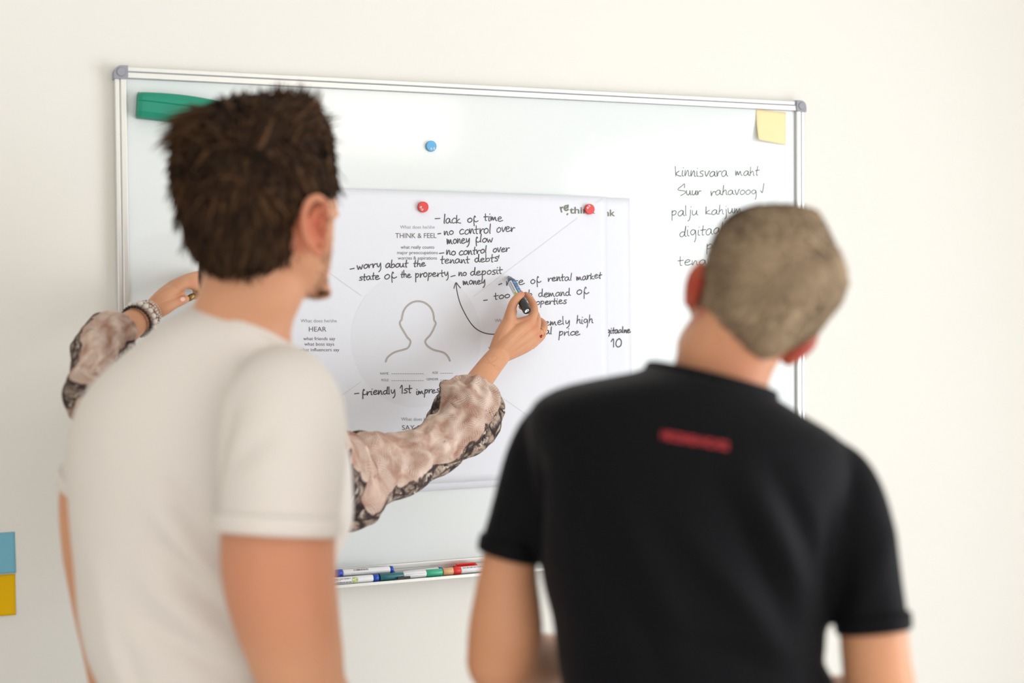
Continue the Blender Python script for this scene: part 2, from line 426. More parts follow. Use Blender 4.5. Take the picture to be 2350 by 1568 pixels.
# hanging lamp behind the photographer; its face shows as the bright patch on the whiteboard
t = thing('pendant_lamp', 'white box pendant lamp hanging from the ceiling behind the camera', 'lamp', (2.07, -4.9, 2.62))
bm = bmesh.new(); box(bm, 1.66, 2.48, -5.0, -4.75, 2.28, 2.60, .02); obj('lamp_shade', bm, M_glow, t)
bm = bmesh.new(); box(bm, 1.65, 2.49, -5.01, -4.74, 2.60, 2.62, .004); obj('lamp_cover', bm, M_cap, t)
for x in (1.8, 2.34):
    bm = bmesh.new(); cyl(bm, (x, -4.87, 2.62), (x, -4.87, RZ), .004, n=8); obj('suspension_wire', bm, M_cap, t)

# ------------------------------------------------------------------ whiteboard
ZB += .018
BW, BH = 1.5, .982
YB, YF = 0.005, -0.004          # enamel face, front of the frame
wb = thing('whiteboard', 'large white magnetic whiteboard with aluminium frame hung on the wall', 'whiteboard', (BW / 2, 0.015, ZB))
bm = bmesh.new(); box(bm, .01, BW - .01, YB, .018, ZB + .01, ZB + BH - .01); obj('board_surface', bm, M_board, wb)
FR = 0.021
def rail(x0, x1, z0, z1, horiz):
    bm = bmesh.new(); g = .0085
    if horiz:
        top = z0 > ZB + .5
        lo, hi = (z0, z1)
        a, b_ = (lo, hi - g - .0014) if top else (lo + g + .0014, hi)
        c, d = (hi - g, hi) if top else (lo, lo + g)
        box(bm, x0, x1, YF, .019, a, b_, .002); box(bm, x0, x1, YF + .002, .019, c, d, .002)
        box(bm, x0, x1, YF + .0045, .019, min(b_, c) - .003 if top else d - .001, max(b_, c) + .001 if top else a + .001)
    else:
        left = x0 < .5
        a, b_ = (x0 + g + .0014, x1) if left else (x0, x1 - g - .0014)
        c, d = (x0, x0 + g) if left else (x1 - g, x1)
        box(bm, a, b_, YF, .019, z0, z1, .002); box(bm, c, d, YF + .002, .019, z0, z1, .002)
        box(bm, min(a, c) + .004, max(b_, d) - .004, YF + .0045, .019, z0, z1)
    return bm
for nm, r in (('frame_rail', (.02, BW - .02, ZB + BH - FR, ZB + BH, True)), ('frame_rail', (.02, BW - .02, ZB, ZB + FR, True)),
              ('frame_rail', (0, FR, ZB + .02, ZB + BH - .02, False)), ('frame_rail', (BW - FR, BW, ZB + .02, ZB + BH - .02, False))):
    obj(nm, rail(*r), M_alu, wb)
# seams between the rails and along the enamel, their shade put in as grey
bm = bmesh.new()
zt = ZB + BH - .0092; box(bm, .02, BW - .02, YF - .0003, YF + .004, zt - .0007, zt + .0009); box(bm, .02, BW - .02, YB - .0006, YB + .001, ZB + BH - FR - .001, ZB + BH - FR)
for xx in (BW - .0092,): box(bm, xx - .0009, xx + .0008, YF - .0003, YF + .004, ZB + .02, ZB + BH - .02)
box(bm, BW - FR - .0013, BW - FR, YB - .0006, YB + .001, ZB + .02, ZB + BH - .02); box(bm, FR, FR + .0006, YB - .0006, YB + .001, ZB + .02, ZB + BH - .02)
obj('frame_seam_shade', bm, M_seam_shade, wb)
def corner(cx, cz, sx, sz):
    bm = bmesh.new(); R = .0145; s = .025; pts = []
    # square with its outer corner rounded
    ox, oz = cx - sx * .0015, cz - sz * .0015
    outline = [(0, s), (0, R)] + [(R - R * math.cos(a), R - R * math.sin(a)) for a in [k * math.pi / 16 for k in range(1, 8)]] + [(R, 0), (s, 0), (s, s * .86), (s * .86, s)]
    outline = [(x, z) for x, z in outline]
    v0 = [bm.verts.new((ox + sx * x, YF - .003, oz + sz * z)) for x, z in outline]
    v1 = [bm.verts.new((ox + sx * x, .0185, oz + sz * z)) for x, z in outline]
    n = len(outline); bm.faces.new(v0); bm.faces.new(v1[::-1])
    for k in range(n): bm.faces.new((v0[k], v1[k], v1[(k + 1) % n], v0[(k + 1) % n]))
    bmesh.ops.recalc_face_normals(bm, faces=bm.faces)
    o = obj('corner_cap', bm, M_cap, wb, label='grey plastic corner cap')
    bm = bmesh.new(); c = Vector((ox + sx * .0125, 0, oz + sz * .0125))
    cyl(bm, c + Vector((0, YF - .002, 0)), c + Vector((0, YF - .0055, 0)), .008, prof=[(0, .0085), (.7, .0082), (1, .0068)])
    obj('screw_cover', bm, M_cap, o)
for cx, sx in ((0, 1), (BW, -1)):
    for cz, sz in ((ZB, 1), (ZB + BH, -1)): corner(cx, cz, sx, sz)
# pen tray: a shallow aluminium channel along the lower rail
bm = bmesh.new(); tx0, tx1 = .30, 1.20; TZ = ZB - .004
prof = [(-.0035, ZB + .012), (-.004, TZ + .002), (-.058, TZ + .002), (-.060, TZ + .0035), (-.0625, TZ + .0035), (-.0625, TZ - .002), (-.058, TZ - .004), (.0, TZ - .004), (.0, ZB + .012)]
v0 = [bm.verts.new((tx0, y, z)) for y, z in prof]; v1 = [bm.verts.new((tx1, y, z)) for y, z in prof]
for k in range(len(prof)): bm.faces.new((v0[k], v1[k], v1[(k + 1) % len(prof)], v0[(k + 1) % len(prof)]))
bm.faces.new(v0[::-1]); bm.faces.new(v1); bmesh.ops.recalc_face_normals(bm, faces=bm.faces)
obj('pen_tray', bm, M_alu, wb)

# ------------------------------------------------------------------ posters
def wave(x, z):
    return 0.0010 * math.sin(x * 9 + z * 3) + 0.0007 * math.sin(z * 13 - x * 5)
Y1, Y2 = -0.0012, 0.0022           # front and back sheet
def sheet(name, corners, y0, lift, loc):
    "corners TL TR BR BL in photograph pixels, on the board"
    C = [PY(*c, y0) for c in corners]; bm = bmesh.new(); nx, nz = 48, 32; g = []
    for j in range(nz + 1):
        v = j / nz; row = []
        for i in range(nx + 1):
            u = i / nx; p = (C[0] * (1 - u) + C[1] * u) * (1 - v) + (C[3] * (1 - u) + C[2] * u) * v
            p.y = y0 + wave(p.x, p.z) * (.5 if y0 > 0 else 1) - lift * max(0, (u - .94) / .06) ** 2 * (.4 + .6 * v)
            row.append(bm.verts.new(p))
        g.append(row)
    for j in range(nz):
        for i in range(nx): bm.faces.new((g[j][i], g[j + 1][i], g[j + 1][i + 1], g[j][i + 1])).smooth = True
    ex = bmesh.ops.extrude_face_region(bm, geom=bm.faces[:])
    bmesh.ops.translate(bm, verts=[e for e in ex['geom'] if isinstance(e, bmesh.types.BMVert)], vec=(0, .0003, 0))
    bmesh.ops.recalc_face_normals(bm, faces=bm.faces)
    return obj(name, bm, M_paper, None, loc=loc)
pb = sheet('poster', [(545, 430), (1445, 455), (1453, 1096), (560, 1156)], Y2, 0, PY(1000, 455, Y2))
tag(pb, 'rear white printed poster sheet showing right of and below the sheet on top', 'poster', 'printed sheets on the whiteboard')
pf = sheet('poster', [(493, 424), (1393, 452), (1399, 1087), (505, 1137)], Y1, 0, PY(957, 436, Y1))
tag(pf, 'front white poster printed with an empathy map and covered in handwriting', 'poster', 'printed sheets on the whiteboard')

def ribbon(bm, pts, hw, y0, wv=1.0, lay=0.0):
    "ink stroke through world-plane points (x, z)"
    n = len(pts); L_, R_ = [], []
    for i in range(n):
        a, b = pts[max(i - 1, 0)], pts[min(i + 1, n - 1)]
        dx, dz = b[0] - a[0], b[1] - a[1]; l = math.hypot(dx, dz) or 1e-9; nx, nz = -dz / l * hw, dx / l * hw
        x, z = pts[i]
        for lst, s in ((L_, 1), (R_, -1)):
            X, Z = x + nx * s, z + nz * s
            lst.append(bm.verts.new((X, y0 + wave(X, Z) * wv - lay, Z)))
    for i in range(n - 1): bm.faces.new((L_[i], R_[i], R_[i + 1], L_[i + 1]))
    for e in (0, n - 1):
        x, z = pts[e]
        bm.faces.new([bm.verts.new((x + hw * math.cos(k * math.tau / 8), y0 + wave(x, z) * wv - lay, z + hw * math.sin(k * math.tau / 8))) for k in range(8)])
def stroke(bm, px, hw, y0, sub=5, wv=1.0, lay=0.0004):
    pp = crom(px, sub); ribbon(bm, [(q.x, q.z) for q in (PY(x, y, y0) for x, y in pp)], hw, y0, wv, lay)
def prt(name, bm, m, parent, label=None):
    bmesh.ops.recalc_face_normals(bm, faces=bm.faces)
    for f in bm.faces:
        if f.normal.y > 0: f.normal_flip()
    return obj(name, bm, m, parent, label=label)

G = {
 'a': (1.0, [[(.75, .85), (.45, 1), (.1, .6), (.12, .12), (.38, 0), (.66, .35), (.75, .9), (.77, .25), (.98, .02)]]),
 'b': (.85, [[(.08, 1.9), (.1, .2), (.36, 0), (.72, .3), (.62, .78), (.34, .82), (.12, .5)]]),
 'c': (.82, [[(.72, .88), (.42, 1), (.08, .5), (.28, .02), (.78, .16)]]),
 'd': (1.0, [[(.72, .78), (.4, .92), (.08, .48), (.28, 0), (.6, .2), (.74, .9), (.78, 1.95), (.74, .3), (.96, .03)]]),
 'e': (.9, [[(.1, .48), (.5, .58), (.66, .84), (.4, 1), (.1, .62), (.16, .12), (.46, 0), (.92, .22)]]),
 'f': (.85, [[(.5, 1.2), (.38, 1.45), (.24, .6), (.26, -.85)], [(.22, .55), (.45, .12), (.6, .1), (.9, .35)]]),
 'g': (.95, [[(.72, .85), (.4, 1), (.1, .58), (.32, .15), (.66, .45), (.75, .9), (.78, .2), (.74, -.5), (.58, -1.0)]]),
 'h': (.85, [[(.1, 1.9), (.1, .02)], [(.1, .45), (.38, .95), (.58, .75), (.62, .15), (.8, 0)]]),
 'i': (.42, [[(.14, 1), (.14, .12), (.34, 0)], [(.2, 1.5), (.22, 1.56)]]),
 'j': (.5, [[(.3, 1), (.34, 0), (.28, -.7), (.08, -1.0)], [(.32, 1.5), (.34, 1.56)]]),
 'k': (.88, [[(.1, 1.75), (.12, .02)], [(.62, .92), (.16, .45), (.46, .12), (.86, .02)]]),
 'l': (.4, [[(.14, 1.95), (.12, .3), (.2, .02)]]),
 'm': (1.25, [[(.06, 1.05), (.12, 0), (.34, .92), (.5, .1), (.78, .92), (.92, .2), (1.12, 0)]]),
 'n': (.85, [[(.08, 1.0), (.12, 0), (.4, .92), (.58, .7), (.62, .1), (.8, 0)]]),
 'o': (.85, [[(.5, 1), (.18, .8), (.08, .35), (.32, 0), (.68, .25), (.72, .75), (.46, 1.0), (.36, .96)]]),
 'p': (.85, [[(.14, 1.05), (.12, -1.0)], [(.12, .55), (.42, 1), (.7, .72), (.52, .18), (.14, .1)]]),
 'r': (.72, [[(.1, 1.0), (.16, 0), (.28, .6), (.5, .92), (.74, .86)]]),
 's': (.72, [[(.66, .98), (.32, .95), (.2, .68), (.56, .4), (.5, .06), (.08, .02)]]),
 't': (.68, [[(.3, 1.75), (.25, .12), (.44, 0)], [(.0, .9), (.66, 1.0)]]),
 'u': (.9, [[(.1, 1), (.12, .22), (.34, 0), (.62, .4), (.68, 1), (.7, .2), (.88, 0)]]),
 'v': (.75, [[(.08, 1.0), (.34, 0), (.66, 1.0), (.74, 1.0)]]),
 'w': (1.1, [[(.06, 1.0), (.26, 0), (.5, .72), (.74, 0), (1.02, 1.05)]]),
 'x': (.8, [[(.08, 1), (.7, 0)], [(.7, 1), (.08, 0)]]),
 'y': (.85, [[(.1, 1), (.18, .3), (.42, .15), (.68, .9)], [(.7, 1), (.76, -.2), (.62, -.8), (.4, -1.05)]]),
 'S': (1.5, [[(1.12, 1.7), (1.06, 2.6), (.6, 2.1), (.05, 1.5), (.25, 1.2), (1.2, .95), (1.3, .5), (.6, -.05)]]),
 "'": (.35, [[(.15, 2.0), (.12, 1.4)]]),
 '1': (.5, [[(.02, 1.3), (.34, 1.9), (.3, 0)]]),
 '0': (.95, [[(.55, 1.9), (.2, 1.5), (.1, .6), (.35, 0), (.75, .3), (.8, 1.3), (.55, 1.9)]]),
}
rnd = random.Random(5)
def word(bm, txt, x0, x1, y0, y1, xh, hw, y, wv=1.0):
    tot = sum(G[c][0] for c in txt); sc = (x1 - x0) / tot; x = 0.0
    for c in txt:
        adv, strokes = G[c]; s = 1 + rnd.uniform(-.10, .10); dy = rnd.uniform(-.09, .09); sl = rnd.uniform(-.06, .12)
        for st in strokes:
            pts = []
            for (gx, gy) in st:
                X = x0 + (x + gx) * sc + gy * xh * sl
                t = (X - x0) / max(x1 - x0, 1)
                pts.append((X, y0 + (y1 - y0) * t - (gy * s + dy) * xh))
            stroke(bm, pts, hw * rnd.uniform(.9, 1.1), y, 5, wv)
        x += adv
def writing(parent, items, hw, y, m, wv=1.0):
    bm = bmesh.new()
    for it in items:
        if isinstance(it[0], str): word(bm, *it, hw, y, wv)
        else: stroke(bm, it, hw, y, 5, wv)
    return prt('handwriting', bm, m, parent)
HW = .00102
for items in (
    [[(998, 502), (1004, 501.8), (1009, 501.5)], ('lack', 1017, 1057, 513.5, 512, 10.5), ('of', 1071, 1096, 510, 511, 10.5), ('time', 1110, 1153, 506.5, 508, 9.5)],
    [[(1004, 537), (1011, 536)], ('no', 1018, 1041, 539, 538.5, 9.5), ('control', 1053, 1127, 538, 535, 10.5), ('over', 1138, 1181, 533, 531, 10.5)],
    [('money', 1025, 1077, 560, 557, 10), ('flow', 1089, 1131, 557, 556, 9.5)],
    [[(1007.5, 582), (1018, 580.5)], ('no', 1023, 1046, 585.5, 585, 9.5), ('control', 1052, 1117, 586, 581, 9), ('over', 1130, 1168, 580, 578, 9)],
    [('tenant', 1010, 1078, 605, 603, 9), ('debts', 1088, 1143, 602, 600, 9.5), [(1144.5, 586), (1143.5, 593)]],
    [[(803.5, 618), (813, 616)], ('worry', 819, 875, 619, 613, 9), ('about', 884, 936, 614.5, 612.5, 9), ('the', 948, 976, 612, 611, 8)],
    [('state', 824, 871, 644, 641, 8.5), ('of', 881, 909, 641, 640, 10.5), ('the', 919, 943, 637.5, 637, 8), ('property', 952, 1029, 637, 634, 9)],
    [[(1034, 635), (1044, 632.5)], ('no', 1051, 1071, 633.5, 633, 8.5), ('deposit', 1078, 1153, 633, 628, 9.5)],
    [('money', 1062, 1113, 654, 651, 8.5)],
    [[(1046, 649), (1048, 668), (1055, 695), (1066, 719), (1080, 742), (1094, 756), (1110, 764), (1125, 767), (1140, 767)], [(1041, 662), (1043, 655), (1046, 649), (1051, 655), (1056, 661)]],
    [[(1144, 653.5), (1151, 651)], ('rise', 1160, 1203, 656, 653, 9.5), ('of', 1217, 1241, 651, 650, 10.5), ('rental', 1257, 1313, 646.5, 643, 9), ('market', 1323, 1381, 644, 638, 8.5)],
    [[(1109, 690), (1118, 688.5)], ('too', 1133, 1171, 687, 684, 9), ('high', 1182, 1223, 684, 682, 9), ('demand', 1235, 1310, 682, 678, 9.5), ('of', 1323, 1351, 676.5, 676, 11)],
    [('properties', 1211, 1301, 700, 697, 8)],
    [('extremely', 1207, 1308, 750, 744, 9), ('high', 1323, 1362, 743, 741, 10)],
    [('rental', 1206, 1268, 770, 767, 9), ('price', 1282, 1331, 771, 769, 9)],
    [[(814, 904), (824, 903)], ('friendly', 830, 908, 908, 903, 9), ('1st', 919, 946, 904, 902, 9.5), ('impression', 955, 1040, 906, 897, 8)],
):
    writing(pf, items, HW, Y1, M_ink)
writing(pb, [('digitaalne', 1380, 1447, 766, 763, 7.5)], .0012, Y2, M_ink, .5)
writing(pb, [('10', 1403, 1428, 797, 796, 9.5)], .0012, Y2, M_ink, .5)
for items in (
    [('kinnisvara', 1549, 1671, 405, 404, 12.5), ('maht', 1687, 1742, 404, 402, 11.5)],
    [('Suur', 1554, 1609, 449, 447, 10.5), ('rahavoog', 1630, 1738, 449, 446, 11), [(1745, 437), (1748, 442), (1750, 440), (1753, 421)]],
    [('palju', 1540, 1602, 496, 494, 12), ('kahjum', 1618, 1704, 493, 489, 11)],
    [('digitaalne', 1558, 1692, 543, 534, 13)],
    [('pind', 1620, 1690, 573, 570, 12)],
    [('tenants', 1556, 1668, 610, 606, 11.5)],
):
    writing(wb, items, .0009, YB, M_ink2, 0.0)

# printed matter of the empathy map
def text(parent, s, x0, x1, yb, cap, m, y0, wv=1.0, bold=0.0, y1=None, name='printed_text', rot=0.0):
    cu = bpy.data.curves.new('t', 'FONT'); cu.body = s; cu.size = 1.0; cu.offset = bold; cu.resolution_u = 3
    o = bpy.data.objects.new('t', cu); COL.objects.link(o)
    dg = bpy.context.evaluated_depsgraph_get(); dg.update()
    me = bpy.data.meshes.new_from_object(o.evaluated_get(dg)); bpy.data.objects.remove(o); bpy.data.curves.remove(cu)
    bm = bmesh.new(); bm.from_mesh(me); bpy.data.meshes.remove(me)
    xs = [v.co.x for v in bm.verts]; a, b = min(xs), max(xs)
    A = PY(x0, yb, y0); B = PY(x1, yb if y1 is None else y1, y0)
    hz = (PY(x0, yb - cap, y0) - A).z / 0.729      # built-in face: cap height 0.729 em
    for v in bm.verts:
        t = (v.co.x - a) / (b - a); p = A + (B - A) * t
        v.co = Vector((p.x, 0, p.z + v.co.y * hz))
        v.co.y = y0 + wave(v.co.x, v.co.z) * wv - .0004
    return prt(name, bm, m, parent)
for a in (('What does he/she', 918, 997, 525, 8, M_txtl), ('THINK & FEEL', 907, 1001, 546.5, 12, M_txt), ('what really counts', 919, 996, 571, 8, M_txt),
          ('major preoccupations', 911, 1004, 583.5, 8, M_txt), ('worries & aspirations', 912.5, 1002, 596, 8, M_txt),
          ('What does he/she', 690, 773, 740, 8, M_txtl), ('HEAR', 709, 749, 761, 11.5, M_txt), ('what friends say', 696, 769.5, 781, 8, M_txt),
          ('what boss says', 698.5, 767, 793.5, 8, M_txt), ('what influencers say', 687, 779, 806.5, 8, M_txt),
          ('NAME', 873, 892, 860, 5.5, M_txt), ('AGE', 992, 1005, 858, 5.5, M_txt), ('ROLE', 876, 892, 875, 5.5, M_txt), ('GENDER', 979, 1006, 873, 5.5, M_txt),
          ('What does he/she', 1135, 1214, 739.5, 8, M_txtl), ('SEE', 1160, 1188, 760, 11.5, M_txt), ('what the market offers', 1120, 1226, 801, 8, M_txt),
          ('What does he/she', 921, 1000, 966, 8, M_txtl), ('SAY & DO', 923, 997, 987, 11.5, M_txt)):
    text(pf, a[0], a[1], a[2], a[3], a[4], a[5], Y1)
# logo
lg = text(pf, 'think', 1307, 1366, 490, 15.5, M_logo, Y1, bold=.022, name='printed_logo')
bm = bmesh.new()
for st in ([(1285.8, 476.2), (1288.6, 486.5)], [(1287, 480), (1288.5, 477), (1290.8, 475.8)], [(1295, 478.5), (1303, 476.2), (1301.6, 473), (1297.5, 472.8), (1294.6, 476), (1295.6, 481), (1299.5, 483), (1303.8, 480.8)], [(1303.2, 471.2), (1303.8, 471.8)], [(1302.6, 491), (1301.2, 492.6)]):
    stroke(bm, st, .0017, Y1)
prt('printed_logo', bm, M_logo, pf)
text(pb, 'think', 1361, 1411.5, 496, 15.5, M_logo, Y2, .5, bold=.022, name='printed_logo')
# pale disc
bm = bmesh.new(); c = PY(957.5, 777.5, Y1); R = .1375
cv = bm.verts.new((c.x, Y1 + wave(c.x, c.z) - .00015, c.z)); prev = [cv]
for j in range(1, 13):
    ring = []
    for k in range(72):
        x, z = c.x + R * j / 12 * math.cos(k * math.tau / 72), c.z + R * j / 12 * math.sin(k * math.tau / 72)
        ring.append(bm.verts.new((x, Y1 + wave(x, z) - .00015, z)))
    for k in range(72):
        if j == 1: bm.faces.new((cv, ring[k], ring[(k + 1) % 72]))
        else: bm.faces.new((prev[k], ring[k], ring[(k + 1) % 72], prev[(k + 1) % 72]))
    prev = ring
prt('printed_disc', bm, M_disc, pf)
# outline of head and shoulders
bm = bmesh.new()
stroke(bm, [(885.5, 830), (890, 820), (905, 809), (925, 803), (935.5, 799), (940.8, 790.6), (941.6, 782), (934.5, 774), (926, 760), (919, 748), (917.6, 740), (921.6, 733.5), (922.6, 727), (926, 714), (933.5, 703), (945, 694.5), (958.5, 691.5), (973, 694.5), (985.5, 703.5), (992.5, 715), (995.2, 727), (995.9, 734.5), (999.8, 741.6), (997, 750), (992.6, 760), (986.5, 770), (976.3, 782), (980, 793), (994.7, 803), (1017, 809), (1027.5, 818), (1032.5, 828)], .0020, Y1, 4)
prt('printed_head_outline', bm, M_head, pf)
for ln in ([(620, 530), (829, 678)], [(1087, 680), (1325, 500.5)], [(1367, 466.5), (1387, 452.5)], [(650, 1005), (828, 877)], [(1094, 872), (1385, 1076)]):
    bm = bmesh.new(); stroke(bm, ln, .0006, Y1, 24); prt('printed_line', bm, M_line, pf)
for x0, x1, y in ((899, 972, 858.3), (1011, 1041, 856.8), (899, 972, 874), (1011, 1041, 872.5)):
    x = x0; bm = bmesh.new()
    while x < x1: stroke(bm, [(x, y), (x + 3, y - .05)], .0004, Y1, 1); x += 5
    prt('printed_dashed_line', bm, M_txt, pf)

# ------------------------------------------------------------------ magnets
def magnet(px, py, y, m, label, ang, tx):
    r = .0108; c = PY(px, py, y); t = thing('magnet', label, 'magnet', c, 'round magnets on the whiteboard')
    bm = bmesh.new(); cyl(bm, c, c + Vector((0, -.0075, 0)), r, n=40, prof=[(0, r), (.72, r), (.88, r * .985), (1, r * .93)]); obj('magnet_body', bm, m, t)
    # raised lettering near the rim
    bm = bmesh.new(); ca, sa = math.cos(ang), math.sin(ang)
    for st in ([(-.0042, .0012), (-.003, .0019), (-.0022, .0012), (-.0042, -.0014), (-.002, -.0014)], [(-.001, .0008), (.0009, -.0012)], [(.0009, .0008), (-.001, -.0012)], [(.002, .0018), (.004, .0016), (.003, .0003), (.0042, -.0006), (.0034, -.0015), (.0019, -.0014)]):
        pts = crom([((x + tx[0]) * ca - (z + tx[1]) * sa, (x + tx[0]) * sa + (z + tx[1]) * ca) for x, z in st], 4)
        ribbon(bm, [(c.x + a, c.z + b) for a, b in pts], .00045, c.y - .0078, 0)
    prt('raised_lettering', bm, M_emboss, t)
magnet(988, 336, YB, M_blue, 'light blue round magnet on the bare board above the posters', .12, (.0012, -.0055))
magnet(969.5, 475.5, Y1 - .0015, M_red, 'red round magnet left of the handwritten lack of time line', -1.0, (0, -.0055))
magnet(1351, 480.5, Y1 - .0015, M_red, 'red round magnet covering part of the logo in the poster corner', .75, (0, .0058))

# ------------------------------------------------------------------ eraser
c0, c1 = PY(316, 238, -.02), PY(521, 262, -.02)
er = thing('board_eraser', 'green plastic board eraser stuck to the top left of the whiteboard', 'eraser', PY(418, 245, YB))
bm = bmesh.new(); nL = 24; rings = []
ax = (c1 - c0); ax.y = 0; Lr = ax.length; ax.normalize(); ux = Vector((-ax.z, 0, ax.x))
for i in range(nL + 1):
    s = i / nL; e = min(s, 1 - s) * Lr
    k = 1 - .14 * max(0, 1 - e / .010) ** 2
    arch = .0045 * math.sin(math.pi * s)                 # the long top edge bows outwards
    c = c0 + ax * (s * Lr)
    hi, lo = .0262 * k + arch - .0035, -.0245 * k
    ring = []
    for (z, y) in ((lo, .0), (lo * 1.02, -.012), (lo * .92, -.022), (lo * .55, -.0265), (.0045, -.028), (.0058, -.0268), (.0072, -.028), (hi * .55, -.027), (hi * .9, -.021), (hi, -.012), (hi, .0)):
        yy = YB - .006 + y * (k if e < .01 else 1) 
        ring.append(Vector((c.x, yy, c.z)) + ux * z)
    rings.append(ring)
skin_rings(bm, rings); bmesh.ops.recalc_face_normals(bm, faces=bm.faces); obj('eraser_body', bm, M_green, er)
bm = bmesh.new(); rings = []
for i in range(2):
    c = c0 + ax * (.002 + i * (Lr - .004)); rings.append([Vector((c.x, yy, c.z)) + ux * z for z, yy in ((-.0245, YB - .001), (-.0245, YB - .007), (.024, YB - .007), (.024, YB - .001))])
skin_rings(bm, rings); bmesh.ops.recalc_face_normals(bm, faces=bm.faces); obj('felt_pad', bm, M_felt, er)

# ------------------------------------------------------------------ sticky notes
def note(corners, y, m, label, curl, group):
    C = [PY(*c, y) for c in corners]; bm = bmesh.new(); n = 14; g = []
    for j in range(n + 1):
        v = j / n; row = []
        for i in range(n + 1):
            u = i / n; p = (C[0] * (1 - u) + C[1] * u) * (1 - v) + (C[3] * (1 - u) + C[2] * u) * v
            p.y = y - .0006 - curl(u, v); row.append(bm.verts.new(p))
        g.append(row)
    for j in range(n):
        for i in range(n): bm.faces.new((g[j][i], g[j + 1][i], g[j + 1][i + 1], g[j][i + 1])).smooth = True
    ex = bmesh.ops.extrude_face_region(bm, geom=bm.faces[:])
    bmesh.ops.translate(bm, verts=[e for e in ex['geom'] if isinstance(e, bmesh.types.BMVert)], vec=(0, .0003, 0))
    bmesh.ops.recalc_face_normals(bm, faces=bm.faces)
    c = PY(*corners[0], y)
    return tag(obj('sticky_note', bm, m, None, loc=c), label, 'sticky note', group)
note([(1735, 251), (1803, 258.5), (1802, 333), (1733, 322)], YB, M_note_y, 'pale yellow sticky note curling off the top right of the whiteboard', lambda u, v: .014 * v ** 1.7 * (1 - .9 * u), 'sticky notes')
note([(-62, 1227), (34, 1220.5), (36, 1314.5), (-62, 1322)], RY1, M_note_b, 'light blue sticky note on the bare wall above the amber one', lambda u, v: .002 * v ** 2, 'sticky notes')
note([(-62, 1324), (35, 1317), (36, 1411), (-62, 1419)], RY1, M_note_o, 'amber yellow sticky note on the bare wall below the blue one', lambda u, v: .002 * v ** 2, 'sticky notes')

# ------------------------------------------------------------------ markers in the tray
def marker(label, a, b, r, segs, extra=None):
    "a, b end points; segs = [(t0, t1, r0, r1, material, part name)]"
    a, b = Vector(a), Vector(b); t = thing('marker', label, 'marker', (a + b) / 2 - Vector((0, 0, r)), 'markers in the pen tray')
    parts = {}
    for t0, t1, r0, r1, m, nm in segs:
        bm = bmesh.new(); A, B = a + (b - a) * t0, a + (b - a) * t1
        cyl(bm, A, B, r0, r1, prof=[(0, r0 * .9), (.03, r0), (.97, r1), (1, r1 * .9)]); parts[nm] = obj(nm, bm, m, t)
    if extra: extra(t, parts, a, b, r)
    return t
def on_barrel(bm, a, b, r, u0, u1, v0, v1, e=.0003, n=6, face=None):
    "patch on the barrel of a pen: u along (0..1), v = angle from the side facing the camera"
    ax = (b - a).normalized(); o = face if face is not None else (CAM - a); o = (o - ax * o.dot(ax)).normalized(); y = ax.cross(o)
    g = []
    for i in range(2):
        u = (u0, u1)[i]; g.append([bm.verts.new(a + (b - a) * u + (o * math.cos(v0 + (v1 - v0) * k / n) + y * math.sin(v0 + (v1 - v0) * k / n)) * (r + e)) for k in range(n + 1)])
    for k in range(n): bm.faces.new((g[0][k], g[0][k + 1], g[1][k + 1], g[1][k]))
def barcode(t, parts, a, b, r):
    bm = bmesh.new(); x = .29; rr = random.Random(2)
    while x < .54: w = rr.choice((.006, .01, .015)); on_barrel(bm, a, b, r, x, x + w, -.85, -.3); x += w + rr.choice((.007, .012))
    prt('barcode', bm, M_txt, parts['barrel'])
    bm = bmesh.new(); on_barrel(bm, a, b, r, .24, .60, .25, .42); prt('printed_line', bm, M_line, parts['barrel'])
def label_print(t, parts, a, b, r):
    bm = bmesh.new(); rr = random.Random(4)
    for v, u1, h in ((.42, .60, .26), (-.1, .45, .14), (-.5, .58, .2)):
        u = .30
        while u < u1: w = rr.uniform(.006, .014); on_barrel(bm, a, b, r, u, u + w, v, v + h); u += w + rr.choice((.003, .003, .010))
    prt('printed_text', bm, M_txt, parts['barrel'])
    bm = bmesh.new(); ax = (b - a).normalized(); o = CAM - a; o = (o - ax * o.dot(ax)).normalized(); y = ax.cross(o); c = a + (b - a) * .655 + o * (r + .0005) + y * .0004
    def disc(rad0, rad1, a0=0, a1=math.tau, n=20):
        R0 = [bm.verts.new(c + ax * math.cos(a0 + (a1 - a0) * k / n) * rad0 + y * math.sin(a0 + (a1 - a0) * k / n) * rad0) for k in range(n + 1)]
        R1 = [bm.verts.new(c + ax * math.cos(a0 + (a1 - a0) * k / n) * rad1 + y * math.sin(a0 + (a1 - a0) * k / n) * rad1) for k in range(n + 1)]
        for k in range(n): bm.faces.new((R0[k], R0[k + 1], R1[k + 1], R1[k]))
    disc(.0048, .0058)
    for k in range(3): disc(.0008, .0040, k * 2.094 - .55, k * 2.094 + .55, 6)
    prt('printed_recycling_symbol', bm, M_lime, parts['barrel'])
